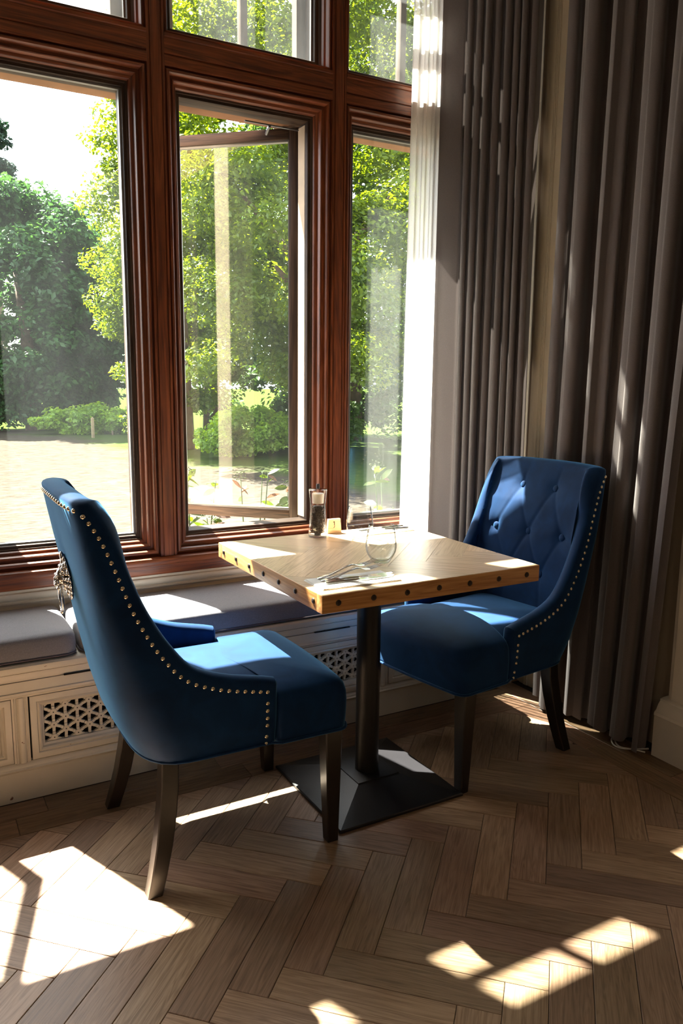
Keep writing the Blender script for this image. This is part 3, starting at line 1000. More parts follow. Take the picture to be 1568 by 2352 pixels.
# stacked-back taupe curtain at the end of the window: a broad smooth leading fold, then tight pleats
lead = [(1.962 + 0.075 * t, 2.752 - 0.092 * t - 0.010 * math.sin(math.pi * t)) for t in [i / 30 for i in range(31)]]
tight = pleats((2.044, 2.660), (2.198, 2.420), 8, 0.024, 260, 0.8, 0.2, 3)
ret = [(2.198 + 0.099 * k / 12, 2.420 + 0.085 * k / 12) for k in range(1, 13)]  # return fold added to block the sun and cover the lit wall
curtain('curtain', lead + tight + ret, 0.015, 3.26, MT['curtain'], 'taupe curtain drawn back in tight pleats beside the white sheer', 'curtain', 'floor-length taupe curtains', 0.0,
        lambda t, u: (0.006 * math.sin(u * 9 + t * 3) * (1 - t), -0.02 * (1 - t) * u))


def fold_path(seed, y0, y1, x, amp, n=300):
    # broad irregular folds along the right wall
    cuts = [0.0, 0.16, 0.37, 0.60, 0.81, 1.0]
    out = []
    for i in range(n):
        u = i / (n - 1)
        k = max(q for q in range(len(cuts) - 1) if cuts[q] <= u + 1e-9)
        w_ = (u - cuts[k]) / (cuts[k + 1] - cuts[k])
        ph = 2 * math.pi * w_
        out.append((x - amp * math.cos(ph) * (0.8 + 0.3 * math.sin(k * 2.1)), y0 + (y1 - y0) * u - 0.020 * math.sin(2 * ph)))
    return out


def drift2(t, u):
    k = (1 - t)
    return (0.012 * math.sin(u * 19 + 1.0) * k * k - 0.004 * math.sin(7 * t + u * 12), 0.02 * k * (0.5 - u) + 0.10 * k * k * u + 0.008 * math.sin(3.0 * t + u * 8))


curtain('curtain', fold_path(5, 2.212, 1.600, 2.184, 0.044), 0.024, 3.26, MT['curtain'], 'dark taupe curtain hanging in broad folds behind the right blue chair', 'curtain', 'floor-length taupe curtains', 0.0, drift2, 1.3)

sheer_path = pleats((1.836, 2.700), (1.966, 2.716), 3, 0.006, 120, 1.0, 0.3, 9)
curtain('sheer_curtain', sheer_path, 0.535, 3.26, MT['sheer'], 'white sheer curtain glowing in the sun at the edge of the window', 'sheer curtain', None, 0.0,
        lambda t, u: (-0.018 * (1 - t) * (1 - u), 0.0))
# a second fall of the same sheer kept behind the taupe curtain, close to the glass


# ------------------------------------------------------------------ dining table
TX, TY, TS, TZ = 1.2384, 2.0018, 0.7165, 0.76
table = root('dining_table', (TX, TY, 0))
tag(table, 'square oak dining table with riveted edges on a black pedestal', 'table')
h = TS / 2
Geo().box(-h + 0.03, h - 0.03, -h + 0.03, h - 0.03, 0.7128, 0.756).obj('tabletop', MT['edge'], table)
Geo().box(-h, h, -h, -h + 0.03, 0.7125, 0.7595, 0.0015).obj('edge_board', MT['edge'], table)
Geo().box(-h, h, h - 0.03, h, 0.7125, 0.7595, 0.0015).obj('edge_board', MT['edge'], table)
Geo().box(-h, -h + 0.03, -h + 0.03, h - 0.03, 0.7125, 0.7595, 0.0015).obj('edge_board', MT['edge_y'], table)
Geo().box(h - 0.03, h, -h + 0.03, h - 0.03, 0.7125, 0.7595, 0.0015).obj('edge_board', MT['edge_y'], table)
herringbone('plank', table, MT['top'], (0.02, 0.16), 0.094, 0.376, range(-9, 10), range(-2, 3), (-h + 0.002, h - 0.002, -h + 0.002, h - 0.002), 0.756, 0.7603, 0.0, 4e-4, gap=0.0002, bev=0.0004)
rv = Geo().lathe([(0.0, 0.0042), (0.0035, 0.0040), (0.0062, 0.0030), (0.0078, 0.0010), (0.0080, -0.0005)], 14)
rm = mesh_of('rivet', rv.v, rv.f, MT['iron'], 50)
for k in range(7):
    t = -0.312 + 0.1037 * k
    link('rivet', rm, table, (t, -h, 0.7365), (math.pi / 2, 0, 0))
    link('rivet', rm, table, (t, h, 0.7365), (-math.pi / 2, 0, 0))
    link('rivet', rm, table, (-h, t, 0.7365), (0, -math.pi / 2, 0))
    link('rivet', rm, table, (h, t, 0.7365), (0, math.pi / 2, 0))
Geo().lathe([(0.0, 0.044), (0.0375, 0.044), (0.0375, 0.700), (0.0, 0.700)], 40).obj('column', MT['black'], table)
Geo().box(-0.19, 0.19, -0.19, 0.19, 0.700, 0.7125, 0.003).obj('mounting_plate', MT['black'], table)
b0 = 0.221
g = Geo()
sq = lambda s, z: [(-s, -s, z), (s, -s, z), (s, s, z), (-s, s, z)]
g.grid([sq(b0 - 0.004, 0.0), sq(b0, 0.003), sq(b0, 0.009), sq(b0 - 0.003, 0.0115), sq(0.078, 0.046), sq(0.075, 0.047)], False, True)
g.f.append((20, 21, 22, 23))
g.obj('base', MT['black'], table, smooth=15)
Geo().box(-0.075, 0.075, -0.075, 0.075, 0.0470, 0.0510, 0.001).obj('base_plate', MT['black'], table)

# ------------------------------------------------------------------ chairs
PX = [-0.378, -0.352, -0.328, -0.300, -0.270, -0.221, -0.157, -0.066, 0.066]
PZ = [0.983, 0.950, 0.902, 0.828, 0.740, 0.646, 0.562, 0.526, 0.498]
_pl = [0.0]
for i in range(1, 9):
    _pl.append(_pl[-1] + math.hypot(PX[i] - PX[i - 1], PZ[i] - PZ[i - 1]))
_pl = [q / _pl[-1] for q in _pl]


def prof_pt(s):
    return interp(s, _pl, PX), interp(s, _pl, PZ)


def smooth_prof(s):
    a = [prof_pt(min(1, max(0, s + d))) for d in (-0.05, -0.025, 0, 0.025, 0.05)]
    if s <= 0.0 or s >= 1.0:
        return prof_pt(s)
    k = min(1.0, s / 0.05, (1 - s) / 0.05)
    mx_, mz_ = sum(q[0] for q in a) / 5, sum(q[1] for q in a) / 5
    b = prof_pt(s)
    return b[0] + (mx_ - b[0]) * k, b[1] + (mz_ - b[1]) * k


def prof_nrm(s):
    a, b = smooth_prof(max(0, s - 0.02)), smooth_prof(min(1, s + 0.02))
    d = Vector((b[0] - a[0], b[1] - a[1])).normalized()
    return (-d.y, d.x) if d.x >= 0 and -d.y >= 0 else (abs(d.y), abs(d.x))


ZS = [0.335, 0.40, 0.50, 0.60, 0.75, 0.85, 0.95, 1.03]
XREAR = [-0.268, -0.303, -0.331, -0.351, -0.376, -0.395, -0.414, -0.428]
XIN = [-0.242, -0.258, -0.266, -0.268, -0.284, -0.311, -0.350, -0.374]
XCOR = [-0.125, -0.160, -0.210, -0.255, -0.318, -0.352, -0.378, -0.385]
WID = [0.246, 0.257, 0.262, 0.262, 0.257, 0.252, 0.246, 0.240]
ZB = 0.335


_arc = {}


def arc_pt(q, n_, ratio):
    """point at arc-length share q on a quarter superellipse, from the middle of the back (0) to its side (1)"""
    key = (round(n_, 1), round(ratio, 2))
    if key not in _arc:
        ph = np.linspace(0, math.pi / 2, 4001) ** 1.0
        ph = (math.pi / 2) * np.linspace(0, 1, 4001) ** 3
        a = np.sin(ph) ** (2 / key[0])
        b = np.clip(np.cos(ph), 0, 1) ** (2 / key[0])
        L = np.concatenate([[0], np.cumsum(np.hypot(np.diff(a), np.diff(b) * key[1]))])
        _arc[key] = (L / L[-1], a, b)
    L, a, b = _arc[key]
    return float(np.interp(q, L, a)), float(np.interp(q, L, b))


def shell_pt(t, v, inner):
    s = (abs(t) - 0.5) / 0.5
    sg = 1 if t >= 0 else -1
    if s >= 0:
        px, pz = smooth_prof(s)
        z = ZB + (pz - ZB) * v
        zc = ZB + (0.983 - ZB) * v
        g0 = (interp(zc, ZS, XCOR) - XCOR[0]) / (interp(0.983, ZS, XCOR) - XCOR[0])
        xb = XCOR[0] + (0.066 - XCOR[0]) * s
        x = xb + (px - xb) * g0
        wd = interp(z, ZS, WID)
        fl = min(1.0, s / 0.25)
        if inner:
            wd -= 0.046
            x += (max(interp(z, ZS, XCOR) + 0.008, interp(z, ZS, XIN) + 0.018) - interp(z, ZS, XCOR)) * (1 - fl)
        return Vector((x, sg * wd, z))
    phi = t * math.pi
    zt = 0.983 + 0.010 * math.cos(phi) ** 0.5 if abs(t) < 0.4999 else 0.983
    z = ZB + (zt - ZB) * v
    n_ = interp(z, ZS, [3.1, 3.0, 3.0, 3.0, 3.2, 3.2, 3.0, 2.8])
    xr, xc, wd = interp(z, ZS, XREAR), interp(z, ZS, XCOR), interp(z, ZS, WID)
    if inner:
        xr = interp(z, ZS, XIN)
        xc = max(xc + 0.008, xr + 0.018)
        wd -= 0.046
    a, b = arc_pt(abs(t) * 2, n_, (xc - xr) / wd)
    return Vector((xc - (xc - xr) * b, sg * wd * a, z))


BUT = [(-0.074, 0.905), (0.074, 0.905), (-0.152, 0.745), (0.0, 0.745), (0.152, 0.745), (-0.074, 0.600), (0.074, 0.600)]
SEAMS = [((-0.074, 0.905), (-0.052, 1.03)), ((0.074, 0.905), (0.098, 1.03)), ((-0.074, 0.905), (-0.152, 0.745)), ((-0.074, 0.905), (0.0, 0.745)),
         ((0.074, 0.905), (0.0, 0.745)), ((0.074, 0.905), (0.152, 0.745)), ((-0.152, 0.745), (-0.23, 0.755)), ((0.152, 0.745), (0.23, 0.735)),
         ((-0.152, 0.745), (-0.074, 0.600)), ((0.0, 0.745), (-0.074, 0.600)), ((0.0, 0.745), (0.074, 0.600)), ((0.152, 0.745), (0.074, 0.600)),
         ((-0.074, 0.600), (-0.09, 0.45)), ((0.074, 0.600), (0.09, 0.45))]


def tuft(y, z):
    d = 0.0
    for by, bz in BUT:
        r2 = (y - by) ** 2 + (z - bz) ** 2
        d -= 0.010 * math.exp(-r2 / (2 * 0.020 ** 2)) + 0.004 * math.exp(-r2 / (2 * 0.055 ** 2))
    for (ay, az), (by, bz) in SEAMS:
        vy, vz = by - ay, bz - az
        L2 = vy * vy + vz * vz
        u = max(0, min(1, ((y - ay) * vy + (z - az) * vz) / L2))
        q = (y - ay - u * vy) ** 2 + (z - az - u * vz) ** 2
        d -= 0.0026 * math.exp(-q / (2 * 0.0038 ** 2))
    return d + 0.005


def shell_mesh():
    ts = []
    nS, nB = 30, 76
    for i in range(nS):
        ts.append(-1 + 0.5 * i / nS)
    for i in range(nB + 1):
        # even arc spacing over the back
        q = -1 + 2 * i / nB
        ts.append(0.5 * math.copysign(abs(q) ** 1.0, q))
    for i in range(1, nS + 1):
        ts.append(0.5 + 0.5 * i / nS)
    NO, NI, NR = 26, 84, 7
    cols = []
    for t in ts:
        s = (abs(t) - 0.5) / 0.5
        col = [shell_pt(t, k / NO, False) for k in range(NO + 1)]
        # the padded rim: a half round from outer to inner edge
        o_, i_ = shell_pt(t, 1.0, False), shell_pt(t, 1.0, True)
        if s >= 0:
            nx, nz = prof_nrm(s)
            k = min(1.0, s / 0.12)
            nrm = Vector((nx * k, 0, nz * k + (1 - k))).normalized()
            if s > 0.97:
                nrm = Vector((nx + (s - 0.97) * 20, 0, nz)).normalized()
        else:
            nrm = Vector((0, 0, 1))
        wdt = (i_ - o_).length
        for k in range(1, NR):
            a = math.pi * k / NR
            col.append(o_ * (0.5 + 0.5 * math.cos(a)) + i_ * (0.5 - 0.5 * math.cos(a)) + nrm * ((0.36 - 0.16 * max(0.0, min(1.0, 1.2 - 2.2 * max(s, 0.0)))) * min(wdt, 0.06) * math.sin(a)))
        vmin = 0.05
        inn = []
        for k in range(NI + 1):
            v = 1 - (1 - vmin) * k / NI
            p = shell_pt(t, v, True)
            if abs(t) < 0.5:
                f = min(1.0, (0.5 - abs(t)) / 0.10)
                fv = min(1.0, k / 8.0)
                p.x += tuft(p.y, p.z) * f * fv
            inn.append(p)
        cols.append(col + inn)
    g = Geo().grid(cols)
    # padded front caps of the two arms
    nv = len(cols[0])
    for e, sg in ((0, -1), (len(cols) - 1, 1)):
        oc = [shell_pt(sg * 1.0, k / NO, False) for k in range(NO + 1)]
        rows = []
        for p in oc:
            v = (p.z - ZB) / (0.498 - ZB)
            q = shell_pt(sg * 1.0, v, True)
            rows.append([p * (0.5 + 0.5 * math.cos(math.pi * k / 6)) + q * (0.5 - 0.5 * math.cos(math.pi * k / 6)) + Vector((0.016 * math.sin(math.pi * k / 6), 0, 0)) for k in range(7)])
        # close over the top of the arm
        top = []
        k0 = rows[-1]
        for k, p in enumerate(k0):
            a = math.pi * k / 6
            b = shell_pt(sg, 1, False) * (0.5 + 0.5 * math.cos(a)) + shell_pt(sg, 1, True) * (0.5 - 0.5 * math.cos(a)) + Vector((0.010, 0, 0.014)) * math.sin(a)
            top.append(b)
        nx, nz = prof_nrm(1.0)
        nr = Vector((nx + 0.6, 0, nz)).normalized()
        top2 = []
        for k in range(7):
            a = math.pi * k / 6
            o_, i_ = shell_pt(sg, 1, False), shell_pt(sg, 1, True)
            top2.append(o_ * (0.5 + 0.5 * math.cos(a)) + i_ * (0.5 - 0.5 * math.cos(a)) + nr * (0.36 * 0.046 * math.sin(a)))
        g.grid(rows + [top2])
    bm = bmesh.new()
    me = mesh_of('shell', g.v, g.f, MT['velvet'], 0)
    bm.from_mesh(me)
    bmesh.ops.remove_doubles(bm, verts=bm.verts, dist=0.0006)
    bmesh.ops.recalc_face_normals(bm, faces=bm.faces)
    bm.to_mesh(me)
    bm.free()
    me.shade_smooth()
    return me


def seat_mesh():
    def outline(ins, z, sc=1.0):
        pts = []
        kz = max(0.0, min(1.0, (z - 0.36) / 0.09))
        W1, W2, F, R = 0.257 - ins, 0.170 + 0.040 * kz - ins, 0.292 - ins, -0.18 - 0.11 * kz
        xs = 0.082
        rr = 0.030
        def arc(cx, cy, r, a0, a1, n):
            return [(cx + r * math.cos(math.radians(a0 + (a1 - a0) * k / n)), cy + r * math.sin(math.radians(a0 + (a1 - a0) * k / n))) for k in range(n + 1)]
        half = []
        nb = 10
        for k in range(nb + 1):      # bowed front edge from the middle to the corner
            y = (W1 - rr) * k / nb
            half.append((F + 0.012 * (1 - (y / W1) ** 2), y))
        half += arc(F - rr, W1 - rr, rr, 15, 90, 5)
        for k in range(1, 7):
            half.append((F - rr + (xs + 0.012 - (F - rr)) * k / 6, W1))
        half += arc(xs + 0.012, W1 - 0.012, 0.012, 100, 180, 3)
        half += [(xs, W2 + 0.004), (xs - 0.008, W2)]
        for k in range(1, 9):
            half.append((xs - 0.008 + (R + 0.06 - xs + 0.008) * k / 8, W2))
        half += arc(R + 0.05, W2 - 0.05, 0.05, 100, 180, 4)
        full = half + [(x, -y) for x, y in reversed(half[1:])]
        cx, cy = 0.02, 0.0
        return [(cx + (x - cx) * sc, cy + (y - cy) * sc, z) for x, y in full]
    rows = [outline(0.004, 0.333), outline(0.001, 0.337), outline(0.0, 0.345), outline(-0.002, 0.38), outline(-0.003, 0.415), outline(-0.001, 0.440),
            outline(0.004, 0.456), outline(0.012, 0.467), outline(0.022, 0.474)]
    base = outline(0.022, 0.474)
    for sc, z in ((0.90, 0.482), (0.78, 0.489), (0.62, 0.4945), (0.44, 0.498), (0.25, 0.500), (0.08, 0.501)):
        rows.append([(0.02 + (x - 0.02) * sc, y * sc, z) for x, y, _ in base])
    g = Geo().grid(rows, False, True)
    n = len(base)
    k = len(g.v) - n
    g.f.append(tuple(range(k, k + n)))
    g.f.append(tuple(reversed(range(n))))
    me = mesh_of('seat', g.v, g.f, MT['velvet'], 0)
    bm = bmesh.new()
    bm.from_mesh(me)
    bmesh.ops.recalc_face_normals(bm, faces=bm.faces)
    bm.to_mesh(me)
    bm.free()
    me.shade_smooth()
    return me, [(x, y) for x, y, _ in outline(-0.002, 0.335)]


def leg_mesh(name, pts):
    """square leg through (x, z, half width, sideways splay) stations"""
    rows = []
    for x, z, hw, y in pts:
        c = hw * 0.14
        rows.append([(x - hw + c, y - hw, z), (x + hw - c, y - hw, z), (x + hw, y - hw + c, z), (x + hw, y + hw - c, z), (x + hw - c, y + hw, z), (x - hw + c, y + hw, z), (x - hw, y + hw - c, z), (x - hw, y - hw + c, z)])
    g = Geo().grid(rows, False, True)
    n = len(rows)
    g.f.append(tuple(reversed(range(8))))
    g.f.append(tuple(8 * (n - 1) + k for k in range(8)))
    me = mesh_of(name, g.v, g.f, MT['leg'], 0)
    bm = bmesh.new()
    bm.from_mesh(me)
    bmesh.ops.recalc_face_normals(bm, faces=bm.faces)
    bm.to_mesh(me)
    bm.free()
    me.shade_smooth()
    me.set_sharp_from_angle(angle=math.radians(30))
    return me


SHELL = shell_mesh()
SEATM, SEAT_OUT = seat_mesh()
FRONT_LEG = leg_mesh('front_leg', [(0.004, 0.0, 0.0165, 0.0), (0.003, 0.05, 0.018, 0.0), (0.0, 0.334, 0.026, 0.0)])
REAR_LEGS = {sy: leg_mesh('rear_leg', [(-0.057, 0.0, 0.019, sy * 0.038), (-0.043, 0.05, 0.020, sy * 0.031), (-0.026, 0.12, 0.0215, sy * 0.021), (-0.012, 0.20, 0.0225, sy * 0.011), (-0.003, 0.27, 0.0225, sy * 0.003), (0.0, 0.336, 0.0220, 0.0)]) for sy in (-1, 1)}
_s = Geo().lathe([(0.0, 0.0040), (0.0025, 0.0036), (0.0045, 0.0024), (0.0057, 0.0006), (0.0059, -0.001)], 10)
STUD = mesh_of('stud', _s.v, _s.f, MT['brass'], 180)
_s = Geo().lathe([(0.0, 0.0092), (0.006, 0.0087), (0.0112, 0.0068), (0.0144, 0.003), (0.0154, -0.002), (0.0146, -0.006)], 18)
BUTTON = mesh_of('button', _s.v, _s.f, MT['velvet'], 180)


def chair(label, loc, ang, knocker, tall=1.0):
    c = root('dining_chair', (loc[0], loc[1], 0), ang)
    c.scale = (1, 1, tall)
    tag(c, label, 'chair', 'blue velvet chairs at the oak table')
    link('shell', SHELL, c)
    link('seat', SEATM, c)
    for sy in (-1, 1):
        link('leg', FRONT_LEG, c, (0.250, sy * 0.228, 0))
        link('leg', REAR_LEGS[sy], c, (-0.197, sy * 0.197, 0))
    # piping along the lower edge of the upholstery
    pts = []
    for i in range(41):
        t = -1 + 2 * i / 40
        p = shell_pt(t, 0.0, False)
        pts.append((p.x, p.y * 1.004, p.z + 0.001))
    fr = [(x, y) for x, y in SEAT_OUT if x > 0.09]
    right = sorted([q for q in fr if q[1] >= 0], key=lambda q: math.atan2(q[1], q[0] - 0.05), reverse=True)
    left = sorted([q for q in fr if q[1] < 0], key=lambda q: math.atan2(q[1], q[0] - 0.05), reverse=True)
    pts += [(x, y, 0.336) for x, y in right + left]
    Geo().tube(pts, 0.0040, 6, True).obj('piping', MT['velvet'], c, smooth=180)
    # nailheads down both sides, down the arm fronts and across the top of the back
    def stud(p, nrm):
        q = Vector(nrm).to_track_quat('Z', 'Y').to_euler()
        link('stud', STUD, c, p, q)
    ns = 33
    for sy in (-1, 1):
        for i in range(ns):
            s = 0.012 + 0.972 * i / (ns - 1)
            x, z = smooth_prof(s)
            nx, nz = prof_nrm(s)
            x, z = x - nx * 0.018, z - nz * 0.018
            stud((x, sy * (interp(z, ZS, WID) + 0.0006), z), (0, sy, 0.02))
        for k in range(6):
            z = 0.452 - 0.0205 * k - (0.012 if k > 3 else 0)
            stud((0.050, sy * (interp(z, ZS, WID) + 0.0006), z), (0, sy, 0.0))
    for i in range(19):
        t = -0.44 + 0.88 * i / 18
        p = shell_pt(t, 0.982, False)
        q = shell_pt(t + 0.01, 0.982, False)
        r_ = shell_pt(t, 0.962, False)
        nrm = (q - p).cross(r_ - p).normalized()
        if nrm.x > 0:
            nrm = -nrm
        stud(p + nrm * 0.0006, nrm)
    for by, bz in BUT:
        # the button sits in the bottom of its dimple
        t = 0.0
        best = min((abs(shell_pt(q / 200.0, (bz - ZB) / (0.986 - ZB), True).y - by), q) for q in range(-96, 97))[1] / 200.0
        p = shell_pt(best, (bz - ZB) / (0.986 - ZB), True)
        link('button', BUTTON, c, (p.x + tuft(by, bz) + 0.004, by, bz), (0, math.radians(82), 0))
    if knocker:
        lion_knocker(c)
    return c


def lion_knocker(c):
    zc = 0.775
    xr = interp(zc, ZS, XREAR)
    kn = bpy.data.objects.new('knocker', None)
    COL.objects.link(kn)
    kn.parent = c
    kn.location = (xr - 0.001, 0, zc)
    kn.rotation_euler = (0, math.radians(-8), 0)
    kn.scale = (0.62, 0.82, 0.82)
    g = Geo()
    g.ell((-0.006, 0, 0.0), (0.010, 0.046, 0.062), 20, 10)          # back plate
    rr = random.Random(4)
    for ring_, (n, ry, rz, s) in enumerate(((16, 0.044, 0.060, 0.0125), (13, 0.033, 0.046, 0.0115), (10, 0.022, 0.033, 0.010))):
        for k in range(n):                                           # swept locks of the mane
            a = 2 * math.pi * (k + 0.5 * (ring_ % 2)) / n
            M = Matrix.Rotation(-a, 3, 'X')
            M = Matrix.Rotation(rr.uniform(-0.3, 0.3), 3, 'X') @ M
            g.ell((-0.010 - 0.008 * ring_, ry * math.cos(a), rz * math.sin(a)), (0.009, s * 1.25, s * 0.62), 8, 6, M)
    g.ell((-0.034, 0, 0.004), (0.020, 0.021, 0.027), 16, 10)         # face
    g.ell((-0.051, 0, -0.010), (0.014, 0.014, 0.012), 12, 8)         # muzzle
    g.ell((-0.056, 0, -0.002), (0.009, 0.006, 0.012), 10, 7)         # nose bridge
    for sy in (-1, 1):
        g.ell((-0.050, sy * 0.010, 0.014), (0.007, 0.009, 0.004), 8, 6)   # brows
        g.ell((-0.060, sy * 0.0075, -0.014), (0.007, 0.0075, 0.007), 8, 6)  # whisker pads
        g.ell((-0.028, sy * 0.022, 0.030), (0.007, 0.008, 0.009), 8, 6)   # ears
        g.ell((-0.051, sy * 0.0105, 0.008), (0.0045, 0.0045, 0.0035), 8, 6)  # eyes
    g.ell((-0.050, 0, -0.028), (0.012, 0.013, 0.006), 10, 6)         # lower jaw holding the ring
    g.ell((-0.016, 0, 0.066), (0.010, 0.014, 0.016), 10, 7)          # crest
    g.obj('lion_mask', MT['chrome'], kn, smooth=180)
    pts = []
    for k in range(36):
        a = 2 * math.pi * k / 36
        pts.append((-0.050 + 0.006 * math.cos(a), 0.034 * math.sin(a), -0.062 + 0.040 * math.cos(a)))
    r_ = Geo().tube(pts, 0.0048, 10, True)
    r_.ell((-0.056, 0, -0.103), (0.009, 0.010, 0.009), 12, 8)
    for sy in (-1, 1):
        r_.ell((-0.055, sy * 0.013, -0.099), (0.006, 0.006, 0.006), 10, 6)
    r_.obj('ring', MT['chrome'], kn, smooth=180)


chair('blue velvet button-back chair seen from behind, lion ring knocker on its back', (0.735, 2.012), math.radians(-1.0), True, 1.016)
chair('blue velvet chair facing the window table, its tufted front showing, before the dark curtain', (1.694, 2.070), math.radians(187.8), False)

# ------------------------------------------------------------------ things on the table
def drinking_glass(x, y, label, sc=1.0):
    m = MT['tumbler']
    outer = [(0.0, 0.0), (0.020, 0.0), (0.0245, 0.0015), (0.028, 0.006), (0.037, 0.020), (0.0435, 0.034), (0.0455, 0.046), (0.0450, 0.060), (0.0425, 0.078), (0.0395, 0.096), (0.0370, 0.112)]
    inner = [(0.0362, 0.1125), (0.0357, 0.112), (0.0383, 0.096), (0.0413, 0.078), (0.0438, 0.060), (0.0443, 0.046), (0.0422, 0.034), (0.0355, 0.021), (0.0250, 0.0095), (0.012, 0.0075), (0.0, 0.0072)]
    o = Geo().lathe([(r * sc, z * sc) for r, z in outer + inner], 56).obj('wine_tumbler', m, None, (x, y, TZ + 0.0008), smooth=180)
    tag(o, label, 'glass', 'stemless glasses on the oak table')
    return o


def mk_tumbler():
    m, n, l, b = new_mat('clear_glass')
    n.remove(b)
    out = n['Material Output']
    lw = n.new('ShaderNodeLayerWeight')
    lw.inputs['Blend'].default_value = 0.5
    # thin clear walls, with dark refraction outlines painted into the tint towards edge-on
    tc = ramp(n, l, lw.outputs['Facing'], [(0.0, (0.985, 0.99, 0.985)), (0.55, (0.96, 0.97, 0.965)), (0.74, (0.66, 0.69, 0.68)), (0.93, (0.12, 0.14, 0.14))])
    tr = n.new('ShaderNodeBsdfTransparent')
    l.new(tc, tr.inputs[0])
    gl = n.new('ShaderNodeBsdfGlossy')
    gl.inputs['Roughness'].default_value = 0.015
    pw = n.new('ShaderNodeMath')
    pw.operation = 'POWER'
    pw.inputs[1].default_value = 4.0
    l.new(lw.outputs['Facing'], pw.inputs[0])
    ma = n.new('ShaderNodeMath')
    ma.operation = 'MULTIPLY_ADD'
    ma.inputs[1].default_value = 0.85
    ma.inputs[2].default_value = 0.05
    l.new(pw.outputs[0], ma.inputs[0])
    mx = n.new('ShaderNodeMixShader')
    l.new(ma.outputs[0], mx.inputs[0])
    l.new(tr.outputs[0], mx.inputs[1])
    l.new(gl.outputs[0], mx.inputs[2])
    l.new(mx.outputs[0], out.inputs[0])
    return m


MT['tumbler'] = mk_tumbler()
drinking_glass(1.200, 1.880, 'clear stemless glass standing in front, beside the fork tines')
drinking_glass(1.312, 2.190, 'clear stemless glass standing farther back beside the wooden table number')

mill = root('pepper_mill', (1.213, 2.300, TZ + 0.0008))
tag(mill, 'clear waisted pepper mill half filled with dark peppercorns', 'pepper mill')
Geo().lathe([(0.0, 0.0), (0.029, 0.0), (0.031, 0.002), (0.0310, 0.012), (0.0288, 0.045), (0.0262, 0.085), (0.0250, 0.108), (0.0250, 0.112),
             (0.0235, 0.112), (0.0235, 0.108), (0.0240, 0.085), (0.0255, 0.045), (0.0270, 0.014), (0.0, 0.013)], 40).obj('body', MT['tumbler'], mill, smooth=50)
Geo().lathe([(0.0245, 0.1135), (0.0260, 0.1135), (0.0272, 0.130), (0.0305, 0.158), (0.0312, 0.160), (0.0290, 0.162), (0.0, 0.1625)], 40).obj('cap', MT['tumbler'], mill, smooth=50)
Geo().lathe([(0.0, 0.1140), (0.0185, 0.1140), (0.0190, 0.120), (0.0200, 0.147), (0.0, 0.1475)], 32).obj('mill_core', MT['mech'], mill, smooth=50)
Geo().lathe([(0.0, 0.1628), (0.0050, 0.1628), (0.0058, 0.166), (0.0058, 0.177), (0.0045, 0.1795), (0.0, 0.1800)], 20).obj('knob', MT['darksteel'], mill, smooth=50)
Geo().lathe([(0.0, 0.0042), (0.012, 0.0042), (0.0125, 0.0125), (0.0, 0.0125)], 20).obj('grinder', MT['darksteel'], mill, smooth=50)
g = Geo()
r0 = random.Random(2)
for k in range(620):
    z = r0.uniform(0.017, 0.104)
    R = interp(z, [0.014, 0.045, 0.085, 0.108], [0.0262, 0.0248, 0.0232, 0.0226]) - 0.0022
    a = r0.uniform(0, 2 * math.pi)
    rad = R * (1 - 0.22 * r0.random())
    g.ell((rad * math.cos(a), rad * math.sin(a), z), (0.0023, 0.0023, 0.0023), 6, 4)
g.lathe([(0.0, 0.0145), (0.020, 0.0145), (0.018, 0.104), (0.0, 0.105)], 20)
pc = g.obj('peppercorns', MT['pepper'], mill, smooth=180)
pc['kind'] = 'stuff'

tn = root('table_number', (1.291, 2.322, TZ + 0.0008), math.radians(-3))
tag(tn, 'small pale wooden block bearing the number 1, beside the pepper mill', 'table number')
Geo().extr([(-0.0275, 0.0), (0.0265, 0.0), (0.0215, 0.0500), (-0.0235, 0.0500)], 'y', 0.0, 0.011).obj('block', MT['block'], tn)
# burnt-in numeral 1: flag, stem and the little hooked foot
nm = Geo()
def strip(pts, w_):
    for (a, b), (c, d) in zip(pts[:-1], pts[1:]):
        v = Vector((c - a, d - b))
        if v.length == 0:
            continue
        n_ = Vector((-v.y, v.x)).normalized() * w_ / 2
        nm.add([(a + n_.x, -0.0004, b + n_.y), (a - n_.x, -0.0004, b - n_.y), (c - n_.x, -0.0004, d - n_.y), (c + n_.x, -0.0004, d + n_.y)], [(0, 1, 2, 3)])
strip([(-0.0062, 0.0385), (-0.0020, 0.0415)], 0.0024)
strip([(-0.0020, 0.0420), (-0.0014, 0.0290)], 0.0030)
strip([(-0.0014, 0.0275), (-0.0005, 0.0240), (-0.0024, 0.0205), (-0.0048, 0.0195)], 0.0022)
strip([(-0.0014, 0.0300), (-0.0012, 0.0265)], 0.0016)
nm.obj('numeral', MT['ink'], tn, smooth=0, fix=False)


def napkin(cx, cy, w_, d_, ang, label, z=TZ + 0.0006):
    g = Geo()
    for k in range(3):
        e = 0.0015 * k
        rows = [[(-w_ / 2 + e + (w_ - 2 * e) * i / 10, -d_ / 2 + e * 0.6 + (d_ - 2 * e) * j / 6, 0.0010 + 0.0016 * k + 0.0005 * math.sin(i * 1.3 + j + k)) for i in range(11)] for j in range(7)]
        g.grid(rows)
        low = [[(x, y, zz - 0.0010) for x, y, zz in r_] for r_ in rows]
        g.grid(low, flip=True)
        edge = lambda R: R[0] + [r_[-1] for r_ in R[1:]] + list(reversed(R[-1][:-1])) + [r_[0] for r_ in reversed(R[1:-1])]
        g.grid([edge(low), edge(rows)], False, True)
    o = g.obj('napkin', MT['paper'], None, (cx, cy, z), (0, 0, ang), smooth=180)
    tag(o, label, 'napkin', 'white folded napkins')
    return o


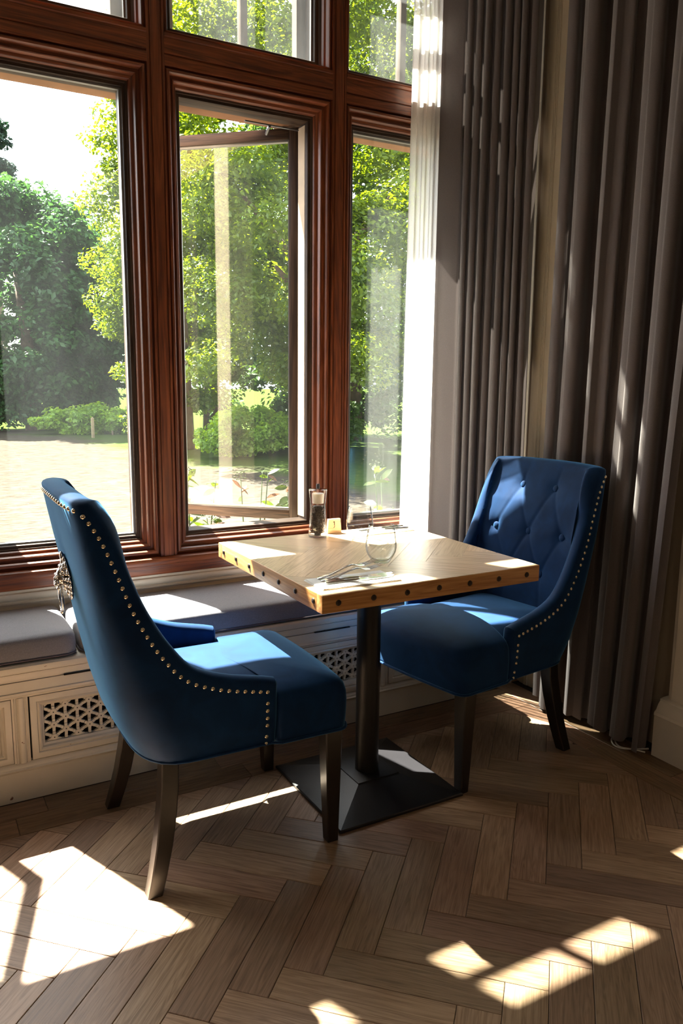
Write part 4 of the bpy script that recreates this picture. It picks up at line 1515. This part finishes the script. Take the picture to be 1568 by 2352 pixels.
napkin(1.022, 1.735, 0.235, 0.115, math.radians(-2), 'white folded napkin lying under the near forks and knives')
napkin(1.455, 2.285, 0.225, 0.105, math.radians(2), 'white folded napkin at the far corner, behind the glasses')


def handle_rows(g, pts):
    """flat tapered bar: (x, half width, z, half thickness)"""
    rows = []
    for x, hw, z, ht in pts:
        rows.append([(x, -hw, z), (x, -hw * 0.6, z + ht), (x, hw * 0.6, z + ht), (x, hw, z), (x, hw * 0.6, z - ht), (x, -hw * 0.6, z - ht)])
    k = len(g.v)
    g.grid(rows, False, True)
    g.f.append(tuple(k + i for i in reversed(range(6))))
    g.f.append(tuple(k + (len(rows) - 1) * 6 + i for i in range(6)))


def fork(loc, ang, tilt, label):
    g = Geo()
    handle_rows(g, [(0.0, 0.004, 0.001, 0.0010), (0.004, 0.0078, 0.001, 0.0014), (0.020, 0.0095, 0.001, 0.0018), (0.050, 0.0062, 0.003, 0.0019), (0.090, 0.0036, 0.010, 0.0019), (0.112, 0.0036, 0.012, 0.0018),
                    (0.124, 0.0060, 0.010, 0.0014), (0.134, 0.0112, 0.0065, 0.0011), (0.150, 0.0122, 0.0045, 0.0010)])
    for k in range(4):
        y = -0.0098 + 0.00653 * k
        g.tube([(0.149, y, 0.0046), (0.165, y, 0.0042), (0.182, y * 0.97, 0.0060), (0.196, y * 0.95, 0.0100)], [0.0017, 0.0015, 0.0013, 0.0006], 6)
    o = g.obj('fork', MT['steel'], None, loc, (0, tilt, ang), smooth=60)
    tag(o, label, 'fork', 'cutlery on the near napkin')
    return o


def knife(loc, ang, label, grp, mat='steel', roll=0.0):
    g = Geo()
    handle_rows(g, [(0.0, 0.004, 0.004, 0.0016), (0.004, 0.0075, 0.004, 0.0030), (0.030, 0.0080, 0.004, 0.0034), (0.085, 0.0052, 0.004, 0.0030), (0.098, 0.0045, 0.004, 0.0022)])
    rows = []
    for x, y0, y1 in ((0.098, -0.0045, 0.0045), (0.106, -0.0085, 0.0060), (0.150, -0.0100, 0.0070), (0.185, -0.0080, 0.0072), (0.203, -0.0015, 0.0070), (0.210, 0.0055, 0.0065)):
        rows.append([(x, y0, 0.0036), (x, y1, 0.0048), (x, y1, 0.0032), (x, y0, 0.0030)])
    k = len(g.v)
    g.grid(rows, False, True)
    g.f.append(tuple(k + (len(rows) - 1) * 4 + i for i in range(4)))
    o = g.obj('knife', MT[mat], None, loc, (roll, 0, ang), smooth=40)
    tag(o, label, 'knife', grp)
    return o


ZN = TZ + 0.0062
fork((0.936, 1.776, ZN), math.radians(6), math.radians(-6.0), 'steel fork on the near napkin, back one, its tines by the glass')
fork((0.934, 1.752, ZN), math.radians(3), math.radians(-4.5), 'steel fork on the near napkin, lying between the other fork and the knives')
knife((0.931, 1.722, ZN - 0.0010), math.radians(-3), 'steel knife nearest the front edge of the table', 'cutlery on the near napkin')
knife((0.940, 1.738, ZN - 0.0010), math.radians(-1.5), 'steel knife on the near napkin lying beside the front fork', 'cutlery on the near napkin')
for k, (x, y, a, lab) in enumerate(((1.560, 2.302, 184, 'steel knife at the far napkin, the one nearer the window'), (1.560, 2.268, 178, 'steel knife at the far napkin, the one nearer the table front'))):
    knife((x, y, ZN - 0.0010), math.radians(a), lab, 'cutlery on the far napkin')

# cable on the floor behind the curtain hem
pts = []
for k in range(30):
    u = k / 29
    pts.append((2.205 - 0.055 * math.sin(u * math.pi) + 0.030 * u, 1.705 + 0.16 * u, 0.004 + 0.003 * math.sin(u * 9)))
for k in range(1, 22):
    u = k / 21
    pts.append((2.235 - 0.085 * math.sin(u * math.pi), 1.865 - 0.15 * u, 0.0045 + 0.002 * math.sin(u * 7)))
tag(Geo().tube(pts, 0.003, 8).obj('cable', MT['cable'], smooth=180), 'thin white cable looped on the floor below the curtain', 'cable')

# ------------------------------------------------------------------ garden
GZ = -0.80
gx = [[(-40 + 110 * i / 55, 3.0 + 110 * (j / 50) ** 1.6, GZ + 0.06 * math.sin(i * 0.9) * math.sin(j * 0.7) * min(1, j / 12) + (0.0 if j < 40 else (j - 40) * 0.04)) for j in range(51)] for i in range(56)]
struct(Geo().grid(gx, flip=True).obj('ground', MT['lawn'], smooth=180))


def leaf_mesh(name, centres, normals, size, mat, aspect=0.55, jitter=0.35):
    n = len(centres)
    nrm = normals / (np.linalg.norm(normals, axis=1, keepdims=True) + 1e-9)
    rnd = rng.normal(size=(n, 3))
    a = np.cross(nrm, rnd)
    a /= (np.linalg.norm(a, axis=1, keepdims=True) + 1e-9)
    b = np.cross(nrm, a)
    s = size * (1 + jitter * rng.uniform(-1, 1, size=(n, 1)))
    fold = nrm * s * 0.12
    v = np.stack([centres - a * s * 0.5, centres + b * s * 0.5 * aspect + fold, centres + a * s * 0.5, centres - b * s * 0.5 * aspect + fold], axis=1).reshape(-1, 3)
    me = bpy.data.meshes.new(name)
    me.vertices.add(4 * n)
    me.vertices.foreach_set('co', v.astype(np.float32).ravel())
    me.loops.add(6 * n)
    idx = (np.arange(n)[:, None] * 4 + np.array([[0, 1, 2, 0, 2, 3]])).astype(np.int32)
    me.loops.foreach_set('vertex_index', idx.ravel())
    me.polygons.add(2 * n)
    me.polygons.foreach_set('loop_start', (np.arange(2 * n) * 3).astype(np.int32))
    me.update(calc_edges=True)
    me.validate()
    me.materials.append(mat)
    return me


def blob_leaves(centre, radii, nblob, per, brad, size_n=0.5, flat=0.6, shell=0.55, zmin=None):
    c = []
    nn = []
    for _ in range(nblob):
        d = rng.normal(size=3)
        d /= np.linalg.norm(d)
        q = shell + (1 - shell) * rng.random() ** 0.6
        p = np.array(centre) + d * np.array(radii) * q
        if zmin is not None and p[2] < zmin:
            p[2] = zmin + rng.random() * 0.8
        r = brad * rng.uniform(0.6, 1.3)
        dd = rng.normal(size=(per, 3))
        dd /= np.linalg.norm(dd, axis=1, keepdims=True)
        rr = r * rng.random((per, 1)) ** 0.45
        off = dd * rr * np.array([1, 1, flat])
        c.append(p + off)
        up = np.array([0, 0, 1.0])
        nn.append(dd * 0.5 + up * 0.8 + rng.normal(size=(per, 3)) * size_n)
    return np.concatenate(c), np.concatenate(nn)


def tree(name, label, base, height, crown_c, crown_r, nblob, per, brad, lsize, mat, trunk_r, branches, group='trees beyond the lawn', lean=(0, 0), cat='tree', zmin=None, flat=0.6, shell=0.55):
    t = root(name, base)
    tag(t, label, cat, group)
    bx, by, bz = base
    tp = Vector((crown_c[0] - bx + lean[0], crown_c[1] - by + lean[1], crown_c[2] - bz + crown_r[2] * 0.3))
    pts = [Vector((0, 0, -0.1)), Vector((tp.x * 0.1, tp.y * 0.1, tp.z * 0.25)), Vector((tp.x * 0.35, tp.y * 0.35, tp.z * 0.6)), tp]
    Geo().tube(pts, [trunk_r * 1.25, trunk_r, trunk_r * 0.75, trunk_r * 0.25], 10).obj('trunk', MT['bark'], t, smooth=180)
    for bs, be, r in branches:
        a, b = Vector(bs) - Vector(base), Vector(be) - Vector(base)
        m1 = a.lerp(b, 0.4) + Vector((0.1, 0.1, 0.15))
        m2 = a.lerp(b, 0.75) + Vector((-0.1, 0.05, 0.22))
        Geo().tube([a, m1, m2, b], [r, r * 0.8, r * 0.55, r * 0.25], 8).obj('branch', MT['bark'], t, smooth=180)
    c, n = blob_leaves((crown_c[0] - bx, crown_c[1] - by, crown_c[2] - bz), crown_r, nblob, per, brad, zmin=None if zmin is None else zmin - bz, flat=flat, shell=shell)
    f = link('foliage', leaf_mesh('foliage', c, n, lsize, mat), t)
    f['kind'] = 'stuff'
    return t


# far dense tree at the left, its pointed dark neighbour, the big bright tree in the middle and the trees behind it
tree('dense_tree', 'broad dark green tree across the lawn, seen through the left pane', (4.6, 32.0, GZ), 10, (4.2, 32.0, 3.9), (3.1, 2.6, 4.2), 120, 420, 0.95, 0.24, MT['leaf_far'], 0.30, [], zmin=-0.3)
tree('dense_tree', 'rounded dark tree just right of the broad dark one, across the lawn', (6.6, 33.0, GZ), 8, (6.5, 33.0, 3.3), (2.0, 2.2, 3.9), 80, 400, 0.85, 0.24, MT['leaf_far'], 0.25, [], zmin=-0.3)
tree('conifer', 'pointed blue-green conifer top rising behind the dark trees', (4.7, 42.0, GZ), 16, (4.7, 42.0, 9.2), (1.0, 1.0, 4.2), 60, 260, 0.75, 0.26, MT['leaf_con'], 0.25, [], flat=0.4, shell=0.2)
tree('leafy_tree', 'tall bright green tree filling the middle light, close to the window', (9.6, 17.5, GZ), 14, (8.9, 17.0, 6.2), (4.3, 3.6, 6.6), 230, 480, 0.90, 0.125, MT['leaf_near'], 0.34,
     [((9.9, 17.6, 1.8), (7.2, 15.6, 3.6), 0.16), ((9.7, 17.5, 2.6), (6.6, 16.2, 5.2), 0.13), ((9.4, 17.4, 4.0), (11.8, 16.2, 6.4), 0.13), ((9.4, 17.4, 5.0), (7.4, 16.0, 8.2), 0.11)], flat=0.5, shell=0.45, zmin=1.2)
tree('leafy_tree', 'light green tree whose leaves edge the sky in the left pane', (7.4, 22.5, GZ), 12, (7.2, 22.5, 5.2), (2.3, 2.4, 5.8), 105, 440, 0.80, 0.14, MT['leaf_near'], 0.24,
     [((7.4, 22.5, 2.0), (5.9, 21.6, 4.6), 0.10), ((7.4, 22.5, 3.4), (5.7, 21.9, 6.8), 0.08)], flat=0.55, shell=0.4, zmin=-0.2)
tree('leafy_tree', 'shaded green tree standing behind the bright one, right of the sash', (13.4, 23.0, GZ), 14, (13.6, 23.0, 5.6), (4.6, 3.4, 7.4), 105, 330, 1.1, 0.22, MT['leaf_mid'], 0.3,
     [((13.4, 23.0, 1.5), (10.9, 21.8, 4.0), 0.18)], shell=0.35, zmin=-0.3)
tree('leafy_tree', 'shaded green tree glimpsed between bright branches in the middle light', (11.0, 30.0, GZ), 14, (11.2, 30.0, 5.5), (4.0, 3.0, 6.5), 60, 300, 1.1, 0.24, MT['leaf_mid'], 0.3, [], shell=0.35, zmin=-0.3)
tree('leafy_tree', 'green tree behind the sheer curtain in the right light', (14.2, 17.0, GZ), 14, (14.0, 17.2, 5.6), (3.0, 3.0, 7.0), 120, 360, 0.95, 0.15, MT['leaf_mid'], 0.3, [], shell=0.35, zmin=0.2)
tree('bush', 'bright lime green bush low at the edge of the lawn', (8.2, 19.6, GZ), 1.5, (8.4, 19.6, -0.15), (1.6, 0.9, 0.60), 60, 260, 0.34, 0.12, MT['leaf_bush'], 0.03, [], 'bushes at the lawn edge', cat='bush', flat=0.8, shell=0.5, zmin=-0.72)
tree('bush', 'dark green bush right of the lime green bush, under the trees', (10.5, 20.4, GZ), 1.5, (10.6, 20.4, 0.0), (1.5, 0.9, 0.75), 55, 260, 0.36, 0.13, MT['leaf_mid'], 0.03, [], 'bushes at the lawn edge', cat='bush', flat=0.8, shell=0.5, zmin=-0.72)
tree('bush', 'long low green bush at the foot of the dark trees', (6.6, 28.0, GZ), 1.2, (6.6, 29.0, -0.35), (2.6, 0.8, 0.45), 60, 220, 0.34, 0.16, MT['leaf_bush'], 0.03, [], 'bushes at the lawn edge', cat='bush', flat=0.7, shell=0.5, zmin=-0.75)
po = root('fence_post', (5.70, 27.0, GZ))
tag(po, 'slim wooden post standing at the far lawn edge', 'post')
Geo().box(-0.045, 0.045, -0.045, 0.045, -0.1, 0.70, 0.01).obj('post', MT['post'], po)
Geo().grid([[(0.05 * math.cos(a), 0.05 * math.sin(a), 0.70), (0, 0, 0.75)] for a in [k * math.pi / 2 + math.pi / 4 for k in range(5)]]).obj('cap', MT['post'], po)

# one leaf blade, shared by all garden plants
lb = Geo()
rows = []
for k in range(6):
    u = k / 5
    wv_ = 0.21 * math.sin(math.pi * min(1, u * 0.97 + 0.03)) ** 0.8
    zz = -0.35 * u * u * 0.5
    rows.append([(u, -wv_, zz + 0.06 * wv_), (u, 0, zz - 0.02), (u, wv_, zz + 0.06 * wv_)])
lb.grid(rows)
LEAF_A = mesh_of('leaf', lb.v, lb.f, MT['leaf_plant'], 180)
LEAF_B = mesh_of('leaf', lb.v, lb.f, MT['leaf_pink'], 180)


def garden_plant(x, y, z_top, nleaf, spread, label, seed, ls=0.085):
    r = random.Random(seed)
    p = root('garden_plant', (x, y, GZ))
    tag(p, label, 'plant', 'leafy plants under the window')
    H = z_top - GZ
    tips = []
    for k in range(3):
        a = r.uniform(0, 2 * math.pi)
        e = Vector((spread * math.cos(a) * r.uniform(0.3, 1), spread * math.sin(a) * 0.5, H * r.uniform(0.86, 1.0)))
        Geo().tube([Vector((0, 0, -0.02)), Vector((e.x * 0.3, e.y * 0.3, H * 0.5)), e], [0.008, 0.006, 0.002], 6).obj('stem', MT['leaf_plant'], p, smooth=180)
        tips.append(e)
    for k in range(nleaf):
        e = tips[k % 3]
        u = r.uniform(0.80, 1.0)
        q = Vector((e.x * u, e.y * u, e.z * u))
        o = link('leaf', LEAF_B if r.random() < 0.25 else LEAF_A, p, q, (r.uniform(-1.3, 1.3), r.uniform(-0.9, 0.6), r.uniform(0, 2 * math.pi)))
        s = ls * r.uniform(0.65, 1.15)
        o.scale = (s, s, s)
    # umbels of small buds
    bd = Geo()
    e = tips[0]
    for k in range(26):
        d = Vector((r.gauss(0, 0.022), r.gauss(0, 0.022), abs(r.gauss(0.02, 0.02))))
        bd.ell(tuple(e + d), (0.0035, 0.0035, 0.0035), 5, 4)
    b = bd.obj('buds', MT['leaf_plant'], p, smooth=180)
    b['kind'] = 'stuff'


garden_plant(1.26, 3.75, 0.95, 52, 0.15, 'leafy plant at the left edge of the open sash, tallest of the plants', 3)
garden_plant(1.58, 3.75, 0.82, 20, 0.12, 'small plant with bud clusters near the middle of the sash', 5, 0.07)
garden_plant(1.86, 3.85, 0.90, 52, 0.20, 'leafy plant at the right side of the sash glass', 8)
garden_plant(1.30, 3.40, 0.66, 16, 0.12, 'low plant with bright leaves below the open sash, at its left', 11, 0.07)
garden_plant(1.66, 3.35, 0.67, 14, 0.12, 'low plant with bright leaves just above the outer sill', 13, 0.07)
garden_plant(2.36, 3.60, 0.82, 22, 0.14, 'leafy plant seen through the right light behind the glasses', 17)
